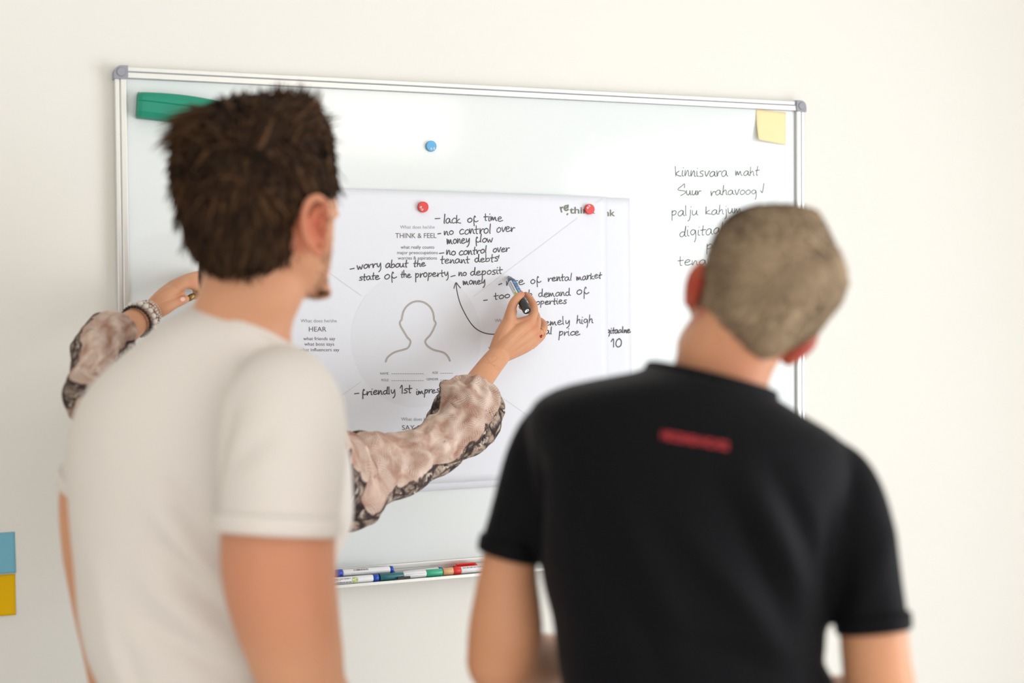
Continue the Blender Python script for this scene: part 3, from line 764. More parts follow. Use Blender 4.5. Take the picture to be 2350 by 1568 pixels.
def clip(m, u0, u1, up=1.0):
    def f(t, parts, a, b, r):
        bm = bmesh.new(); ax = (b - a).normalized(); o = Vector((0, -.35, 1)); o = (o - ax * o.dot(ax)).normalized(); y = ax.cross(o)
        A, B = a + (b - a) * u0 + o * (r + .0022), a + (b - a) * u1 + o * (r + .0022)
        rings = [[p + o * z * k + y * s * k for z, s in ((-.0012, -.0022), (.0012, -.0022), (.0012, .0022), (-.0012, .0022))] for p, k in ((A, 1), (A + (B - A) * .9, 1), (B, .5))]
        skin_rings(bm, rings); bmesh.ops.recalc_face_normals(bm, faces=bm.faces); obj('clip', bm, m, t)
        bm = bmesh.new(); q = A + (B - A) * .08
        rings = [[q + ax * s * .003 + o * z + y * w for s, w in ((-1, -.002), (1, -.002), (1, .002), (-1, .002))] for z in (-.004, .0)]
        skin_rings(bm, rings); bmesh.ops.recalc_face_normals(bm, faces=bm.faces); obj('clip_base', bm, m, t)
    return f
def tpt(px, yy, r, dz=0.0):
    q = PY(px, 1330, yy); return Vector((q.x, yy, TZ + .002 + r + dz))
r1 = .0068
both = lambda *fs: (lambda *a: [f(*a) for f in fs])
marker('thin white marker with blue ends and a barcode lying on top of the others', tpt(772, -.034, r1, .0125), tpt(901, -.030, r1, .0105), r1,
       [(.0, .10, .0072, .0072, M_mblue, 'cap'), (.10, .95, r1, r1, M_barrel, 'barrel'), (.95, 1, .0072, .0068, M_mblue, 'end_plug')], barcode)
r2 = .0072
marker('white labelled marker with a lime recycling symbol at the front of the tray', tpt(706, -.050, r2), tpt(868, -.050, r2), r2,
       [(0, .20, r2, r2, M_black, 'cap'), (.20, .92, r2, r2, M_barrel, 'barrel'), (.92, 1, r2 * .98, r2 * .98, M_mblue, 'end_plug')], label_print)
marker('silver white marker with teal cap and black clip in the tray middle', tpt(871, -.049, r2), tpt(1014, -.046, r2), r2,
       [(0, .37, r2, r2 * .94, M_mteal, 'cap'), (.37, .74, r2 * .93, r2 * .93, M_barrel, 'barrel'), (.74, 1, r2, r2, M_mgreen, 'end_plug')],
       both(lambda t, parts, a, b, r: (lambda bm: (on_barrel(bm, a, b, r * .93, .40, .72, -.2, .0), on_barrel(bm, a, b, r * .93, .42, .70, .35, .45), prt('printed_text', bm, M_line, parts['barrel'])))(bmesh.new()),
            lambda t, parts, a, b, r: (lambda bm: (box(bm, *sorted(((a + (b - a) * .26).x, (a + (b - a) * .46).x)), a.y - r - .0035, a.y - r - .001, a.z - .0045, a.z - .0005, .0006), obj('clip', bm, M_black, t)))(bmesh.new())))
marker('dark marker with blue cap lying at the back under the top marker', tpt(770, -.027, r2), tpt(905, -.024, r2), r2,
       [(0, .62, r2, r2, M_black, 'barrel'), (.62, 1, r2 * 1.03, r2, M_mblue, 'cap')], clip(M_black, .66, .93))
marker('slim white marker with a blue tip half hidden behind the green plug', tpt(925, -.030, .006), tpt(1015, -.026, .006, .002), .006,
       [(0, .9, .006, .006, M_barrel, 'barrel'), (.9, 1, .0062, .005, M_mblue, 'end_plug')])
marker('white marker with peach and red end nearest the black shirt', tpt(1015.5, -.045, r2), tpt(1165, -.043, r2), r2,
       [(0, .155, r2, r2, M_mpeach, 'end_plug'), (.155, .27, r2 * .98, r2 * .98, M_mred, 'ring'), (.27, .78, r2 * .95, r2 * .95, M_barrel, 'barrel'), (.78, 1, r2, r2, M_mred, 'cap')],
       lambda t, parts, a, b, r: (lambda bm, rr: ([on_barrel(bm, a, b, r * .95, .30 + k * .02, .30 + k * .02 + rr.uniform(.006, .016), -.75, -.45) for k in range(20)], prt('printed_text', bm, M_txt, parts['barrel'])))(bmesh.new(), random.Random(9)))
marker('red capped marker with a red clip at the back of the tray', tpt(1042, -.024, r2), tpt(1185, -.024, r2), r2,
       [(0, .36, r2 * 1.03, r2, M_mred, 'cap'), (.36, .95, r2 * .95, r2 * .95, M_barrel, 'barrel'), (.95, 1, r2, r2, M_mred, 'end_plug')], clip(M_mred, .03, .34))
# ------------------------------------------------------------------ people
HF = Vector((FW.x, FW.y, 0)).normalized()       # horizontal, away from the camera
HR = Vector((HF.y, -HF.x, 0))                   # horizontal, to the right
Z = Vector((0, 0, 1))
def facing(deg):   # 0 = facing away from the camera, + = turned to the right
    a = math.radians(deg); f = HF * math.cos(a) + HR * math.sin(a); return f, Vector((f.y, -f.x, 0))

def ear(bm, c, f, rt, up, h, w):
    "outer ear: rim, inner fold, shell and lobe; f = towards the face, rt = sideways out, up"
    rim = [c + f * a * w + up * b * h + rt * o for a, b, o in ((.62, .25, .0), (.5, .75, .006), (.0, 1.0, .010), (-.65, .85, .013), (-1.0, .3, .015), (-.9, -.3, .014), (-.45, -.72, .010), (.05, -.98, .006), (.40, -.85, .003), (.5, -.5, .001))]
    tube(bm, rim, [.0042, .0048, .005, .005, .005, .0048, .0052, .006, .0052, .004], n=10, sub=3)
    tube(bm, [c + f * a * w + up * b * h + rt * o for a, b, o in ((.3, .55, .006), (-.35, .45, .009), (-.5, -.05, .009), (-.2, -.5, .006), (.25, -.55, .004))], [.0038, .0042, .0045, .0042, .004], n=8, sub=3)
    tube(bm, [c + f * .55 * w + up * -.05 * h + rt * .004, c + f * .45 * w - up * .3 * h + rt * .005], [.0042, .004], n=8)
    ball(bm, c - f * .1 * w + rt * .002, w * .85, .0035, h * .85, (f, rt, up), 14)

def add_ear(bm, c, f, rt, up, h, w):
    e = bmesh.new(); f = (f - rt * f.dot(rt)).normalized(); up = (up - rt * up.dot(rt) - f * up.dot(f)).normalized(); ear(e, c, f, rt, up, h, w)
    tube(e, [c - rt * .014 - f * .1 * w + up * .2 * h, c + f * .2 * w - rt * .001], [.012, .011], n=12)
    e = fuse(e, .0016, 3); me = bpy.data.meshes.new('e'); e.to_mesh(me); e.free(); bm.from_mesh(me); bpy.data.meshes.remove(me)
    for q in bm.faces: q.smooth = True

def hand(bm, wrist, d, nrm, side, k=1.0, curl=0.5):
    "hand from the wrist: d = along the palm, nrm = back of the hand, side = +1 thumb on d x nrm"
    d = d.normalized(); nrm = (nrm - d * nrm.dot(d)).normalized(); s = d.cross(nrm) * side
    for o, sp in ((-.027, .0), (-.010, .004), (.008, .004), (.025, .0)):
        tube(bm, [wrist + s * o * .45 * k, wrist + d * .045 * k + s * o * .8 * k, wrist + d * .085 * k + s * o * k], [.014 * k, .0135 * k, .0115 * k], n=12, sub=3)
    for o, L1, r in ((.030, .072, .0090), (.010, .080, .0092), (-.010, .074, .0088), (-.029, .058, .0078)):
        p = wrist + d * (.088 if abs(o) < .02 else .082) * k + s * o * .9 * k; a = 0.15; q = [p]
        for seg in (.45, .32, .23):
            a += curl * (1.0 if seg == .45 else .9); q.append(q[-1] + (d * math.cos(a) - nrm * math.sin(a)) * L1 * seg * k)
        tube(bm, q, [r * k, r * .95 * k, r * .86 * k, r * .74 * k], n=10, sub=3)
    tube(bm, [wrist + s * .015 * k + d * .018 * k, wrist + s * .036 * k + d * .042 * k - nrm * .012 * k, wrist + s * .046 * k + d * .070 * k - nrm * .022 * k, wrist + s * .044 * k + d * .094 * k - nrm * .030 * k],
         [.015 * k, .0125 * k, .0105 * k, .0085 * k], n=12, sub=3)

def legs(bm, hip_c, f, rt, spread, foot_z=0.085, k=1.0):
    for s in (-1, 1):
        h = hip_c + rt * s * .095 * k; kn = Vector((hip_c.x, hip_c.y, .50 * k)) + rt * s * (spread * .7 + .06) + f * .03; an = Vector((hip_c.x, hip_c.y, foot_z)) + rt * s * (spread + .06) - f * .01
        tube(bm, [h, (h + kn) / 2 + f * .012, kn, (kn + an) / 2 - f * .015, an], [.086 * k, .078 * k, .056 * k, .054 * k, .036 * k], n=18)
        tube(bm, [an - Z * .035, an - Z * .045 + f * .08, an - Z * .058 + f * .16], [.034, .030, .022], n=14)
def trousers(bm, hip_c, f, rt, spread, waist_z, k=1.0):
    tube(bm, [Vector((hip_c.x, hip_c.y, waist_z)), hip_c + Z * .02, hip_c - Z * .06], [.165 * k, .178 * k, .15 * k], n=28, flat=.70, flat_dir=f)
    for s in (-1, 1):
        h = hip_c + rt * s * .088 * k - Z * .02; kn = Vector((hip_c.x, hip_c.y, .50 * k)) + rt * s * (spread * .7 + .06) + f * .03; an = Vector((hip_c.x, hip_c.y, .06)) + rt * s * (spread + .06)
        tube(bm, [h, (h + kn) / 2 + f * .012, kn, (kn + an) / 2, an], [.102 * k, .09 * k, .072 * k, .068 * k, .062 * k], n=20)
def shoes(parent, hip_c, f, rt, spread, m, k=1.0):
    for s in (-1, 1):
        an = Vector((hip_c.x, hip_c.y, 0)) + rt * s * (spread + .06); bm = bmesh.new()
        rings = []
        for t, w, h in ((-.075, .030, .060), (-.06, .036, .082), (-.01, .038, .088), (.05, .043, .066), (.11, .048, .05), (.16, .044, .042), (.19, .026, .03)):
            c = an + f * t; ring = []
            for q in range(20):
                a = q * math.tau / 20; ring.append(c + rt * math.cos(a) * w + Z * max(0.002, h * (.5 + .5 * math.sin(a)) + .002))
            rings.append(ring)
        skin_rings(bm, rings); bmesh.ops.recalc_face_normals(bm, faces=bm.faces)
        o = obj('shoe', bm, m, parent, True)
        bm = bmesh.new()
        rings = [[an + f * t + rt * math.cos(q * math.tau / 20) * (w + .003) + f * math.sin(q * math.tau / 20) * .0 + Z * z for q in range(20)] for t, w, z in ()]
        outline = [an + f * (.058 + .140 * math.cos(a)) + rt * .049 * math.sin(a) for a in [q * math.tau / 28 for q in range(28)]]
        skin_rings(bm, [[p + Z * z for p in outline] for z in (0, .018)]); obj('sole', bm, M_barrel, o)

def flush_backlight(me, spots):
    "vertex attribute that reddens knuckles and lips, and paints backlight through the ears as red"
    at = me.attributes.new('flush_backlight', 'FLOAT', 'POINT')
    for i, v in enumerate(me.vertices):
        f = 0.0
        for c, r, a in spots:
            d = (v.co - c).length / r
            if d < 1: f = max(f, a * (1 - d * d))
        at.data[i].value = f

def strands(bm, lay, roots, rng, nseg=5, n=3):
    "tapering locks; roots = [(p, dir, length, radius, droop, shade)]"
    for p, d, Ln, r, droop, sh in roots:
        pts = [p - d * r * 2]; dd = d.copy()
        for i in range(nseg):
            dd = (dd + droop / nseg).normalized(); pts.append(pts[-1] + dd * Ln / nseg)
        x = dd.orthogonal().normalized(); prev = None
        for i, q in enumerate(pts):
            t = i / nseg; rr = r * (1 - t ** 1.6) + .00015; y = dd.cross(x)
            ring = [bm.verts.new(q + (x * math.cos(k * math.tau / n) + y * math.sin(k * math.tau / n)) * rr) for k in range(n)]
            for v in ring: v[lay] = min(1, max(0, sh + .25 * t))
            if prev:
                for k in range(n): bm.faces.new((prev[k], prev[(k + 1) % n], ring[(k + 1) % n], ring[k])).smooth = True
            prev = ring
def surface_points(bm, count, rng):
    bm.normal_update(); bmesh.ops.triangulate(bm, faces=bm.faces); fs = list(bm.faces); w = [f.calc_area() for f in fs]
    out = []
    for f in rng.choices(fs, w, k=count):
        a, b = rng.random(), rng.random()
        if a + b > 1: a, b = 1 - a, 1 - b
        v = [q.co for q in f.verts]; out.append((v[0] + (v[1] - v[0]) * a + (v[2] - v[0]) * b, f.normal.copy()))
    return out
def to_px(p):
    d = p - CAM; z = d.dot(FW); return 1175 + F * d.dot(RT) / z, 784 - F * d.dot(UP) / z, z

def face(bm, c, f, rt, k=1.0):
    "brow, nose, lips, chin and eyes on the front of a head; c = middle of the skull"
    tube(bm, [c + f * .088 * k + rt * s * .042 * k + Z * .022 for s in (-1, -.4, .4, 1)], [.008, .010, .010, .008], n=10)
    tube(bm, [c + f * .094 * k + Z * .018, c + f * .106 * k - Z * .008, c + f * .118 * k - Z * .028], [.007, .0085, .0115], n=12)
    for s in (-1, 1):
        ball(bm, c + f * .106 * k + rt * s * .011 - Z * .031, .009, .008, .008)
        ball(bm, c + f * .080 * k + rt * s * .031 * k + Z * .004, .0135, .0135, .0125)
        ball(bm, c + f * .066 * k + rt * s * .042 * k - Z * .022, .024, .026, .026)
    tube(bm, [c + f * .088 * k + rt * -.024 - Z * .060, c + f * .103 * k - Z * .057, c + f * .088 * k + rt * .024 - Z * .060], [.004, .0075, .004], n=10)
    tube(bm, [c + f * .086 * k + rt * -.022 - Z * .064, c + f * .100 * k - Z * .069, c + f * .086 * k + rt * .022 - Z * .064], [.004, .0085, .004], n=10)

# ============ man in the white t-shirt (left)
rng = random.Random(11)
f1, r1_ = facing(34); hf1, hr1 = facing(46)
D1 = 2.02
hip1 = P(455, 1720, D1 + .02); floor1 = Vector((hip1.x, hip1.y, 0))
man1 = thing('person', 'person in a white t-shirt standing with back to the camera, head turned right', 'person', floor1, 'people at the whiteboard')
bm = bmesh.new()
skull = [(246, 540, 660, 0, .035), (275, 480, 718, 0, .065), (320, 442, 742, 0, .084), (370, 428, 754, 0, .092), (430, 428, 762, 0, .093), (470, 432, 765, .004, .091), (520, 446, 766, .006, .086), (570, 458, 763, .012, .078), (610, 480, 758, .02, .068), (645, 545, 752, .034, .052), (668, 610, 745, .045, .036), (684, 660, 732, .05, .018)]
rows(bm, skull, 1.985, n=44, ex=2.15)
rows(bm, [(540, 500, 690, .0, .055), (600, 478, 706, .0, .060), (650, 462, 705, .0, .060), (700, 446, 690, 0, .062), (740, 425, 672, .005, .066), (790, 390, 668, .01, .075), (850, 340, 690, .02, .085)], 1.995, ex=2.1)
hc = P(598, 425, 1.985)
face(bm, hc + Z * -.005 + hf1 * .004, hf1, hr1, .96)
tube(bm, [P(747, 672, 2.03), P(735, 668, 2.05), P(715, 668, 2.06)], [.010, .014, .012], n=12)
# trunk inside the shirt
trunk1 = [(735, 420, 655, 0, .07), (800, 310, 672, 0, .09), (870, 245, 700, 0, .105), (960, 195, 745, 0, .115), (1080, 185, 770, 0, .12), (1200, 190, 778, 0, .118), (1300, 205, 735, 0, .112), (1420, 225, 690, 0, .108), (1560, 255, 640, 0, .11), (1720, 275, 640, .0, .115)]
rows(bm, [(y, xl + 22, xr - 22, d, t - .014) for y, xl, xr, d, t in trunk1], D1)
# right arm, near: bent at the elbow, forearm going forward
sh = P(655, 905, 1.875); el = P(690, 1600, 1.855)
tube(bm, [P(640, 940, 1.88), P(640, 1060, 1.855), P(640, 1190, 1.845), P(639, 1300, 1.84), P(654, 1400, 1.84), P(676, 1490, 1.85), P(694, 1570, 1.865)], [.060, .066, .070, .0705, .0665, .060, .054], n=24)
wr = P(800, 1760, 2.12)
tube(bm, [P(690, 1570, 1.865), P(720, 1615, 1.92), P(765, 1690, 2.03), wr], [.054, .051, .042, .029], n=20)
hand(bm, wr, wr - P(690, 1570, 1.865), Z, -1, 1.0, .5)
# left arm, far
tube(bm, [P(262, 940, 2.10), P(238, 1040, 2.12), P(214, 1130, 2.13), P(216, 1250, 2.13), P(226, 1340, 2.135), P(238, 1420, 2.14), P(252, 1500, 2.14), P(270, 1600, 2.15)], [.046, .046, .0475, .0455, .0425, .040, .0375, .036], n=20)
wl = P(350, 1800, 2.36)
tube(bm, [P(270, 1600, 2.15), P(300, 1690, 2.24), wl], [.036, .038, .027], n=18)
hand(bm, wl, wl - P(252, 1620, 2.15), Z, 1, 1.0, .5)
legs(bm, hip1, f1, r1_, .05)
bm = fuse(bm, .006, 5)
add_ear(bm, P(727, 520, 1.918), hf1, (hr1 * .60 - HF * .72).normalized(), Z, .036, .020)
me_o = obj('body', bm, M_skin, man1, True); body1 = me_o
flush_backlight(me_o.data, [(P(722, 515, 1.92), .045, .75), (P(706, 570, 1.92), .03, .8), (P(650, 1330, 1.77), .12, .25), (P(560, 1330, 1.80), .10, .25)])
# t-shirt
bm = bmesh.new()
shirt1 = [(690, 480, 610, 0, .05), (715, 428, 640, 0, .075), (745, 375, 668, 0, .092), (785, 318, 676, 0, .104), (830, 264, 700, 0, .113), (880, 216, 722, 0, .120), (930, 186, 750, 0, .126), (990, 168, 785, 0, .13), (1060, 162, 803, 0, .134), (1120, 163, 808, 0, .135), (1200, 168, 810, 0, .134), (1270, 176, 785, 0, .131), (1340, 184, 752, 0, .127), (1420, 194, 728, 0, .124), (1500, 212, 700, 0, .122), (1568, 240, 676, 0, .122), (1640, 250, 672, 0, .124), (1760, 246, 684, 0, .132), (1830, 246, 688, 0, .134)]
rows(bm, shirt1, D1, n=56)
tube(bm, [P(640, 870, 1.935), P(650, 930, 1.885), P(648, 1010, 1.86), P(644, 1100, 1.845), P(640, 1160, 1.84), P(637, 1208, 1.838)], [.055, .074, .0795, .0785, .0765, .0755], n=36, cap_round=False)
tube(bm, [P(280, 910, 2.08), P(255, 980, 2.10), P(236, 1060, 2.12), P(222, 1116, 2.13)], [.046, .051, .053, .053], n=28, cap_round=False)
bm = fuse(bm, .006, 9, .55)
creases(bm, [(P(520, 900, 1.80), P(500, 1180, 1.83), -0.0080, .016), (P(660, 835, 1.88), P(525, 930, 1.84), 0.0080, .016), (P(380, 1120, 1.88), P(500, 1235, 1.90), -0.0096, .014), (P(350, 1170, 1.88), P(495, 1330, 1.90), 0.0096, .016),
             (P(380, 1260, 1.89), P(510, 1400, 1.90), -0.0096, .014), (P(330, 1330, 1.89), P(520, 1480, 1.90), 0.0096, .018), (P(330, 1420, 1.90), P(540, 1560, 1.90), -0.0096, .015), (P(240, 1300, 1.93), P(300, 1568, 1.92), 0.0080, .018), (P(270, 1420, 1.92), P(330, 1600, 1.91), -0.0080, .014), (P(620, 1000, 1.78), P(520, 1080, 1.79), -0.0064, .014)], .003, 7)
cN = (P(432, 714, 2.02) + P(657, 806, 2.0)) / 2
nN = (P(657, 806, 2.0) - P(432, 714, 2.02)).cross(P(545, 735, 1.92) - P(432, 714, 2.02)).normalized()
if nN.z < 0: nN = -nN
loop = cut_hole(bm, cN, .17, nN)
ts = obj('t_shirt', bm, M_tshirt, man1, True)
sm = ts.modifiers.new('cloth', 'SOLIDIFY'); sm.thickness = .0022; sm.offset = -1
if loop:
    bm = bmesh.new(); ring_tube(bm, loop, .0055, 4, 10, 1.6); obj('collar', bm, M_tshirt, ts, True)
def hem(axis_a, axis_b, ra, rb, xdir, h, parent, m, name='sleeve_hem'):
    bm = bmesh.new(); band(bm, axis_b, axis_b - axis_a, ra, rb, xdir, h); bmesh.ops.recalc_face_normals(bm, faces=bm.faces); return obj(name, bm, m, parent, True)
hem(P(640, 1160, 1.84), P(637, 1203, 1.838), .0762, .0762, HR, .024, ts, M_tshirt)
hem(P(236, 1060, 2.12), P(223, 1110, 2.13), .0535, .0535, HR, .022, ts, M_tshirt)
# trousers and shoes
bm = bmesh.new(); trousers(bm, hip1, f1, r1_, .05, .93); bm = fuse(bm, .010, 6); obj('trousers', bm, M_jeans, man1, True); shoes(man1, hip1, f1, r1_, .05, M_barrel)
# hair
bm = bmesh.new()
rows(bm, [(226, 590, 690, 0, .03), (242, 500, 722, 0, .060), (270, 452, 742, 0, .082), (305, 424, 754, 0, .096), (350, 406, 761, -.002, .103), (400, 402, 766, -.004, .105), (450, 408, 764, -.006, .103), (490, 418, 722, -.012, .094), (540, 430, 702, -.014, .086), (580, 445, 690, -.014, .078), (612, 468, 660, -.012, .066), (630, 500, 625, -.012, .052)], 1.985, n=48, ex=2.2)
cap = bm.copy(); pts = surface_points(cap, 4200, rng); cap.free()
lay = bm.verts.layers.float.new('shade')
for v in bm.verts: v[lay] = .12
crown = P(575, 330, 1.88); R = []
for p, n_ in pts:
    x, y, z = to_px(p)
    away = (p - P(580, 430, 1.985)); up_ = Z
    flow = (p - crown); flow = (flow - n_ * flow.dot(n_)); flow = flow.normalized() if flow.length > 1e-5 else Z
    jit = Vector((rng.gauss(0, 1), rng.gauss(0, 1), rng.gauss(0, 1)))
    if y < 300:     d = (n_ * .38 + flow * .7 + Z * .3 + HR * .25 + jit * .24); L_ = rng.uniform(.014, .036)
    elif y < 460:   d = (n_ * .32 + flow * .9 + jit * .26); L_ = rng.uniform(.022, .042)
    else:           d = (n_ * .12 + flow * .9 - Z * .3 + jit * .16); L_ = rng.uniform(.014, .030)
    if x > 700 and y > 440: L_ *= .5
    sh = min(1, max(0, .22 + .5 * noise.noise(p * 28) + rng.gauss(0, .12)))
    R.append((p, d.normalized(), L_, rng.uniform(.0012, .0034), -Z * .25 + jit * .2, sh))
for p, n_ in rng.sample(pts, 420):       # broad locks lying over the finer hair
    x, y, z = to_px(p)
    flow = (p - crown); flow = (flow - n_ * flow.dot(n_)); flow = flow.normalized() if flow.length > 1e-5 else Z
    jit = Vector((rng.gauss(0, 1), rng.gauss(0, 1), rng.gauss(0, 1)))
    if x > 690 and y > 430: continue
    d = (n_ * .22 + flow * .8 - Z * (.45 if y > 330 else -.2) + n_.cross(flow) * rng.uniform(-.5, .3) + jit * .15).normalized()
    R.append((p, d, rng.uniform(.028, .052) * (1 if y < 520 else .6), rng.uniform(.003, .0058), -n_ * .35, rng.choice((.0, .05, .3, .55, .7)) + rng.gauss(0, .06)))
# loose tufts that stand out against the board
def tuft(px, py, d, px1, py1, d1, cnt, spread, r=.0017, droop=-.5):
    a, b = P(px, py, d), P(px1, py1, d1)
    for _ in range(cnt):
        j = Vector((rng.gauss(0, 1), rng.gauss(0, 1), rng.gauss(0, 1)))
        v = b - a + j * spread; R.append((a + j * .006, v.normalized(), (b - a).length * rng.uniform(.7, 1.1), rng.uniform(.6, 1.2) * r, Z * droop + j * .15, .35 + rng.gauss(0, .1)))
tuft(470, 275, 1.93, 378, 318, 1.92, 150, .006, .0022, droop=-.4); tuft(440, 300, 1.93, 362, 342, 1.92, 80, .005, .002, droop=-.5); tuft(420, 340, 1.94, 385, 372, 1.94, 30, .012)
tuft(490, 272, 1.96, 452, 252, 1.95, 40, .007, droop=-.4); tuft(640, 250, 1.96, 655, 198, 1.96, 130, .006, .0026, droop=.1); tuft(690, 258, 1.98, 705, 200, 1.99, 120, .006, .0026, droop=.1); tuft(718, 285, 2.0, 738, 250, 2.0, 60, .008, .0022, droop=-.1); tuft(610, 250, 1.95, 618, 222, 1.95, 50, .007, .0022, droop=.0)
tuft(745, 340, 2.0, 766, 330, 2.0, 24, .010); tuft(405, 430, 1.96, 398, 462, 1.95, 30, .010); tuft(415, 500, 1.96, 420, 535, 1.95, 24, .008); tuft(440, 560, 1.97, 447, 596, 1.97, 24, .008)
strands(bm, lay, R, rng)
obj('hair', bm, M_hair1, man1, True)
# stubble along the jaw
bm = bmesh.new(); lay = bm.verts.layers.float.new('shade'); R = []
bvh = BVHTree.FromPolygons([v.co for v in body1.data.vertices], [p.vertices for p in body1.data.polygons])
def hit(px, py):
    d = (P(px, py, 1) - CAM).normalized(); h = bvh.ray_cast(CAM, d); return h
for _ in range(260):
    t = rng.random(); path = crom([(752, 470), (750, 540), (750, 600), (742, 645), (730, 672), (712, 678)], 6); q = path[min(len(path) - 1, int(t * len(path)))]
    h = hit(q[0] + rng.gauss(0, 9), q[1] + rng.gauss(0, 6))
    if h[0]: R.append((h[0], (h[1] * .5 - Z + hf1 * .2).normalized(), rng.uniform(.003, .006), .00035, Vector(), .6))
for _ in range(70):
    h = hit(740 + rng.gauss(0, 8), 671 + rng.gauss(0, 4))
    if h[0] and (h[0] - CAM).dot(FW) < 2.3: R.append((h[0], (h[1] * .4 - Z + hf1 * .3).normalized(), rng.uniform(.003, .007), .0004, Vector(), .5))
strands(bm, lay, R, rng, 2); obj('beard', bm, M_hair1, man1, True)

# ============ man in the black t-shirt (right)
f2, r2_ = facing(-4); D2 = 1.76
hip2 = P(1600, 1780, D2 - .03); floor2 = Vector((hip2.x, hip2.y, 0))
man2 = thing('person', 'person in a black t-shirt with red back print, back to the camera, head tilted', 'person', floor2, 'people at the whiteboard')
bm = bmesh.new()
tl = math.radians(27); upt = Z * math.cos(tl) + HR * math.sin(tl); rtt = HR * math.cos(tl) - Z * math.sin(tl)
rows(bm, [(488, 1715, 1835, 0, .03), (505, 1682, 1868, 0, .052), (545, 1648, 1890, 0, .078), (600, 1632, 1912, 0, .09), (650, 1622, 1918, 0, .092), (700, 1606, 1910, 0, .088), (740, 1580, 1885, .004, .08), (770, 1560, 1862, .008, .072), (800, 1552, 1826, .012, .062), (825, 1560, 1800, .014, .05)], 1.80, n=44, ex=2.15)
rows(bm, [(720, 1600, 1830, 0, .056), (770, 1570, 1822, 0, .060), (800, 1555, 1800, 0, .062), (840, 1547, 1780, 0, .063), (880, 1535, 1762, 0, .066), (920, 1500, 1765, 0, .078), (970, 1440, 1790, 0, .09)], 1.785, ex=2.1)
hc2 = P(1745, 655, 1.80)
face(bm, hc2 + HF * .02, HF * .93 - HR * .36, HR * .93 + HF * .36, .9)
trunk2 = [(900, 1400, 1745, 0, .085), (940, 1290, 1800, 0, .10), (1000, 1245, 1880, 0, .112), (1100, 1240, 1925, 0, .12), (1200, 1245, 1918, 0, .12), (1300, 1255, 1898, 0, .118), (1400, 1280, 1876, 0, .114), (1500, 1292, 1868, 0, .112), (1600, 1300, 1890, 0, .114), (1760, 1320, 1900, 0, .118)]
rows(bm, [(y, xl + 20, xr - 20, d, t - .014) for y, xl, xr, d, t in trunk2], D2)
# left arm: hangs, bent at the elbow, forearm forward
tube(bm, [P(1290, 995, 1.80), P(1228, 1090, 1.80), P(1190, 1200, 1.80), P(1168, 1300, 1.80), P(1163, 1380, 1.80), P(1160, 1450, 1.80), P(1152, 1520, 1.81)], [.028, .031, .031, .0345, .041, .0455, .043], n=22)
w2l = P(1420, 1545, 2.02)
tube(bm, [P(1150, 1515, 1.805), P(1205, 1525, 1.86), P(1290, 1525, 1.95), w2l], [.043, .042, .036, .026], n=18)
hand(bm, w2l, w2l - P(1205, 1525, 1.86), Z, 1, .95, .6)
# right arm
tube(bm, [P(1920, 1090, 1.74), P(1948, 1150, 1.73), P(1972, 1270, 1.72), P(1995, 1370, 1.715), P(2004, 1450, 1.71), P(2012, 1530, 1.71), P(2030, 1650, 1.72)], [.026, .032, .034, .035, .0385, .0395, .042], n=22)
w2r = P(1800, 1690, 1.98)
tube(bm, [P(2030, 1645, 1.72), P(1985, 1640, 1.79), P(1900, 1632, 1.88), w2r], [.042, .043, .041, .027], n=18)
hand(bm, w2r, w2r - P(1985, 1640, 1.79), Z, -1, .95, .6)
legs(bm, hip2, f2, r2_, .06)
bm = fuse(bm, .006, 5)
def side_ear(bm, c, along, out, h, w):
    e = bmesh.new(); along.normalize(); out = (out - along * out.dot(along)).normalized(); t = along.cross(out)
    ball(e, c, w, .010, h, (out, t, along), 24)
    tube(e, [c + along * h * .95 + out * w * .1, c + along * h * .5 + out * w * .8, c - along * h * .1 + out * w * .9, c - along * h * .75 + out * w * .5], [.004, .0045, .0045, .005], n=10)
    e = fuse(e, .0018, 8); me = bpy.data.meshes.new('e'); e.to_mesh(me); e.free(); bm.from_mesh(me); bpy.data.meshes.remove(me)
    for q in bm.faces: q.smooth = True
side_ear(bm, P(1598, 657, 1.80), P(1612, 600, 1.80) - P(1586, 712, 1.79), -HR, .030, .0105)
side_ear(bm, P(1834, 799, 1.785), P(1876, 766, 1.785) - P(1796, 836, 1.78), HR * .7 - Z * .7, .028, .0095)
body2 = obj('body', bm, M_skin2, man2, True)
flush_backlight(body2.data, [(P(1594, 660, 1.79), .055, 1.0), (P(1838, 804, 1.785), .05, 1.0), (P(1700, 850, 1.73), .05, .2)])  # red of the ears stands in for light shining through them
bm = bmesh.new()
shirt2 = [(832, 1500, 1640, 0, .05), (852, 1462, 1690, 0, .075), (872, 1370, 1722, 0, .092), (892, 1288, 1748, 0, .102), (918, 1236, 1786, 0, .11), (950, 1214, 1838, 0, .118), (1000, 1212, 1915, 0, .126), (1060, 1220, 1948, 0, .130), (1130, 1226, 1950, 0, .134), (1220, 1232, 1936, 0, .134), (1300, 1240, 1916, 0, .131), (1360, 1252, 1902, 0, .128), (1420, 1268, 1890, 0, .126), (1480, 1275, 1888, 0, .124), (1505, 1278, 1882, 0, .124), (1535, 1282, 1898, 0, .125), (1568, 1287, 1914, 0, .127), (1640, 1296, 1925, 0, .13), (1760, 1300, 1940, 0, .134), (1860, 1300, 1940, 0, .136)]
rows(bm, shirt2, D2, n=56)
tube(bm, [P(1335, 955, 1.79), P(1276, 992, 1.80), P(1238, 1050, 1.80), P(1208, 1130, 1.80), P(1186, 1200, 1.80), P(1170, 1264, 1.80)], [.028, .040, .0400, .0380, .036, .0365], n=32, cap_round=False)
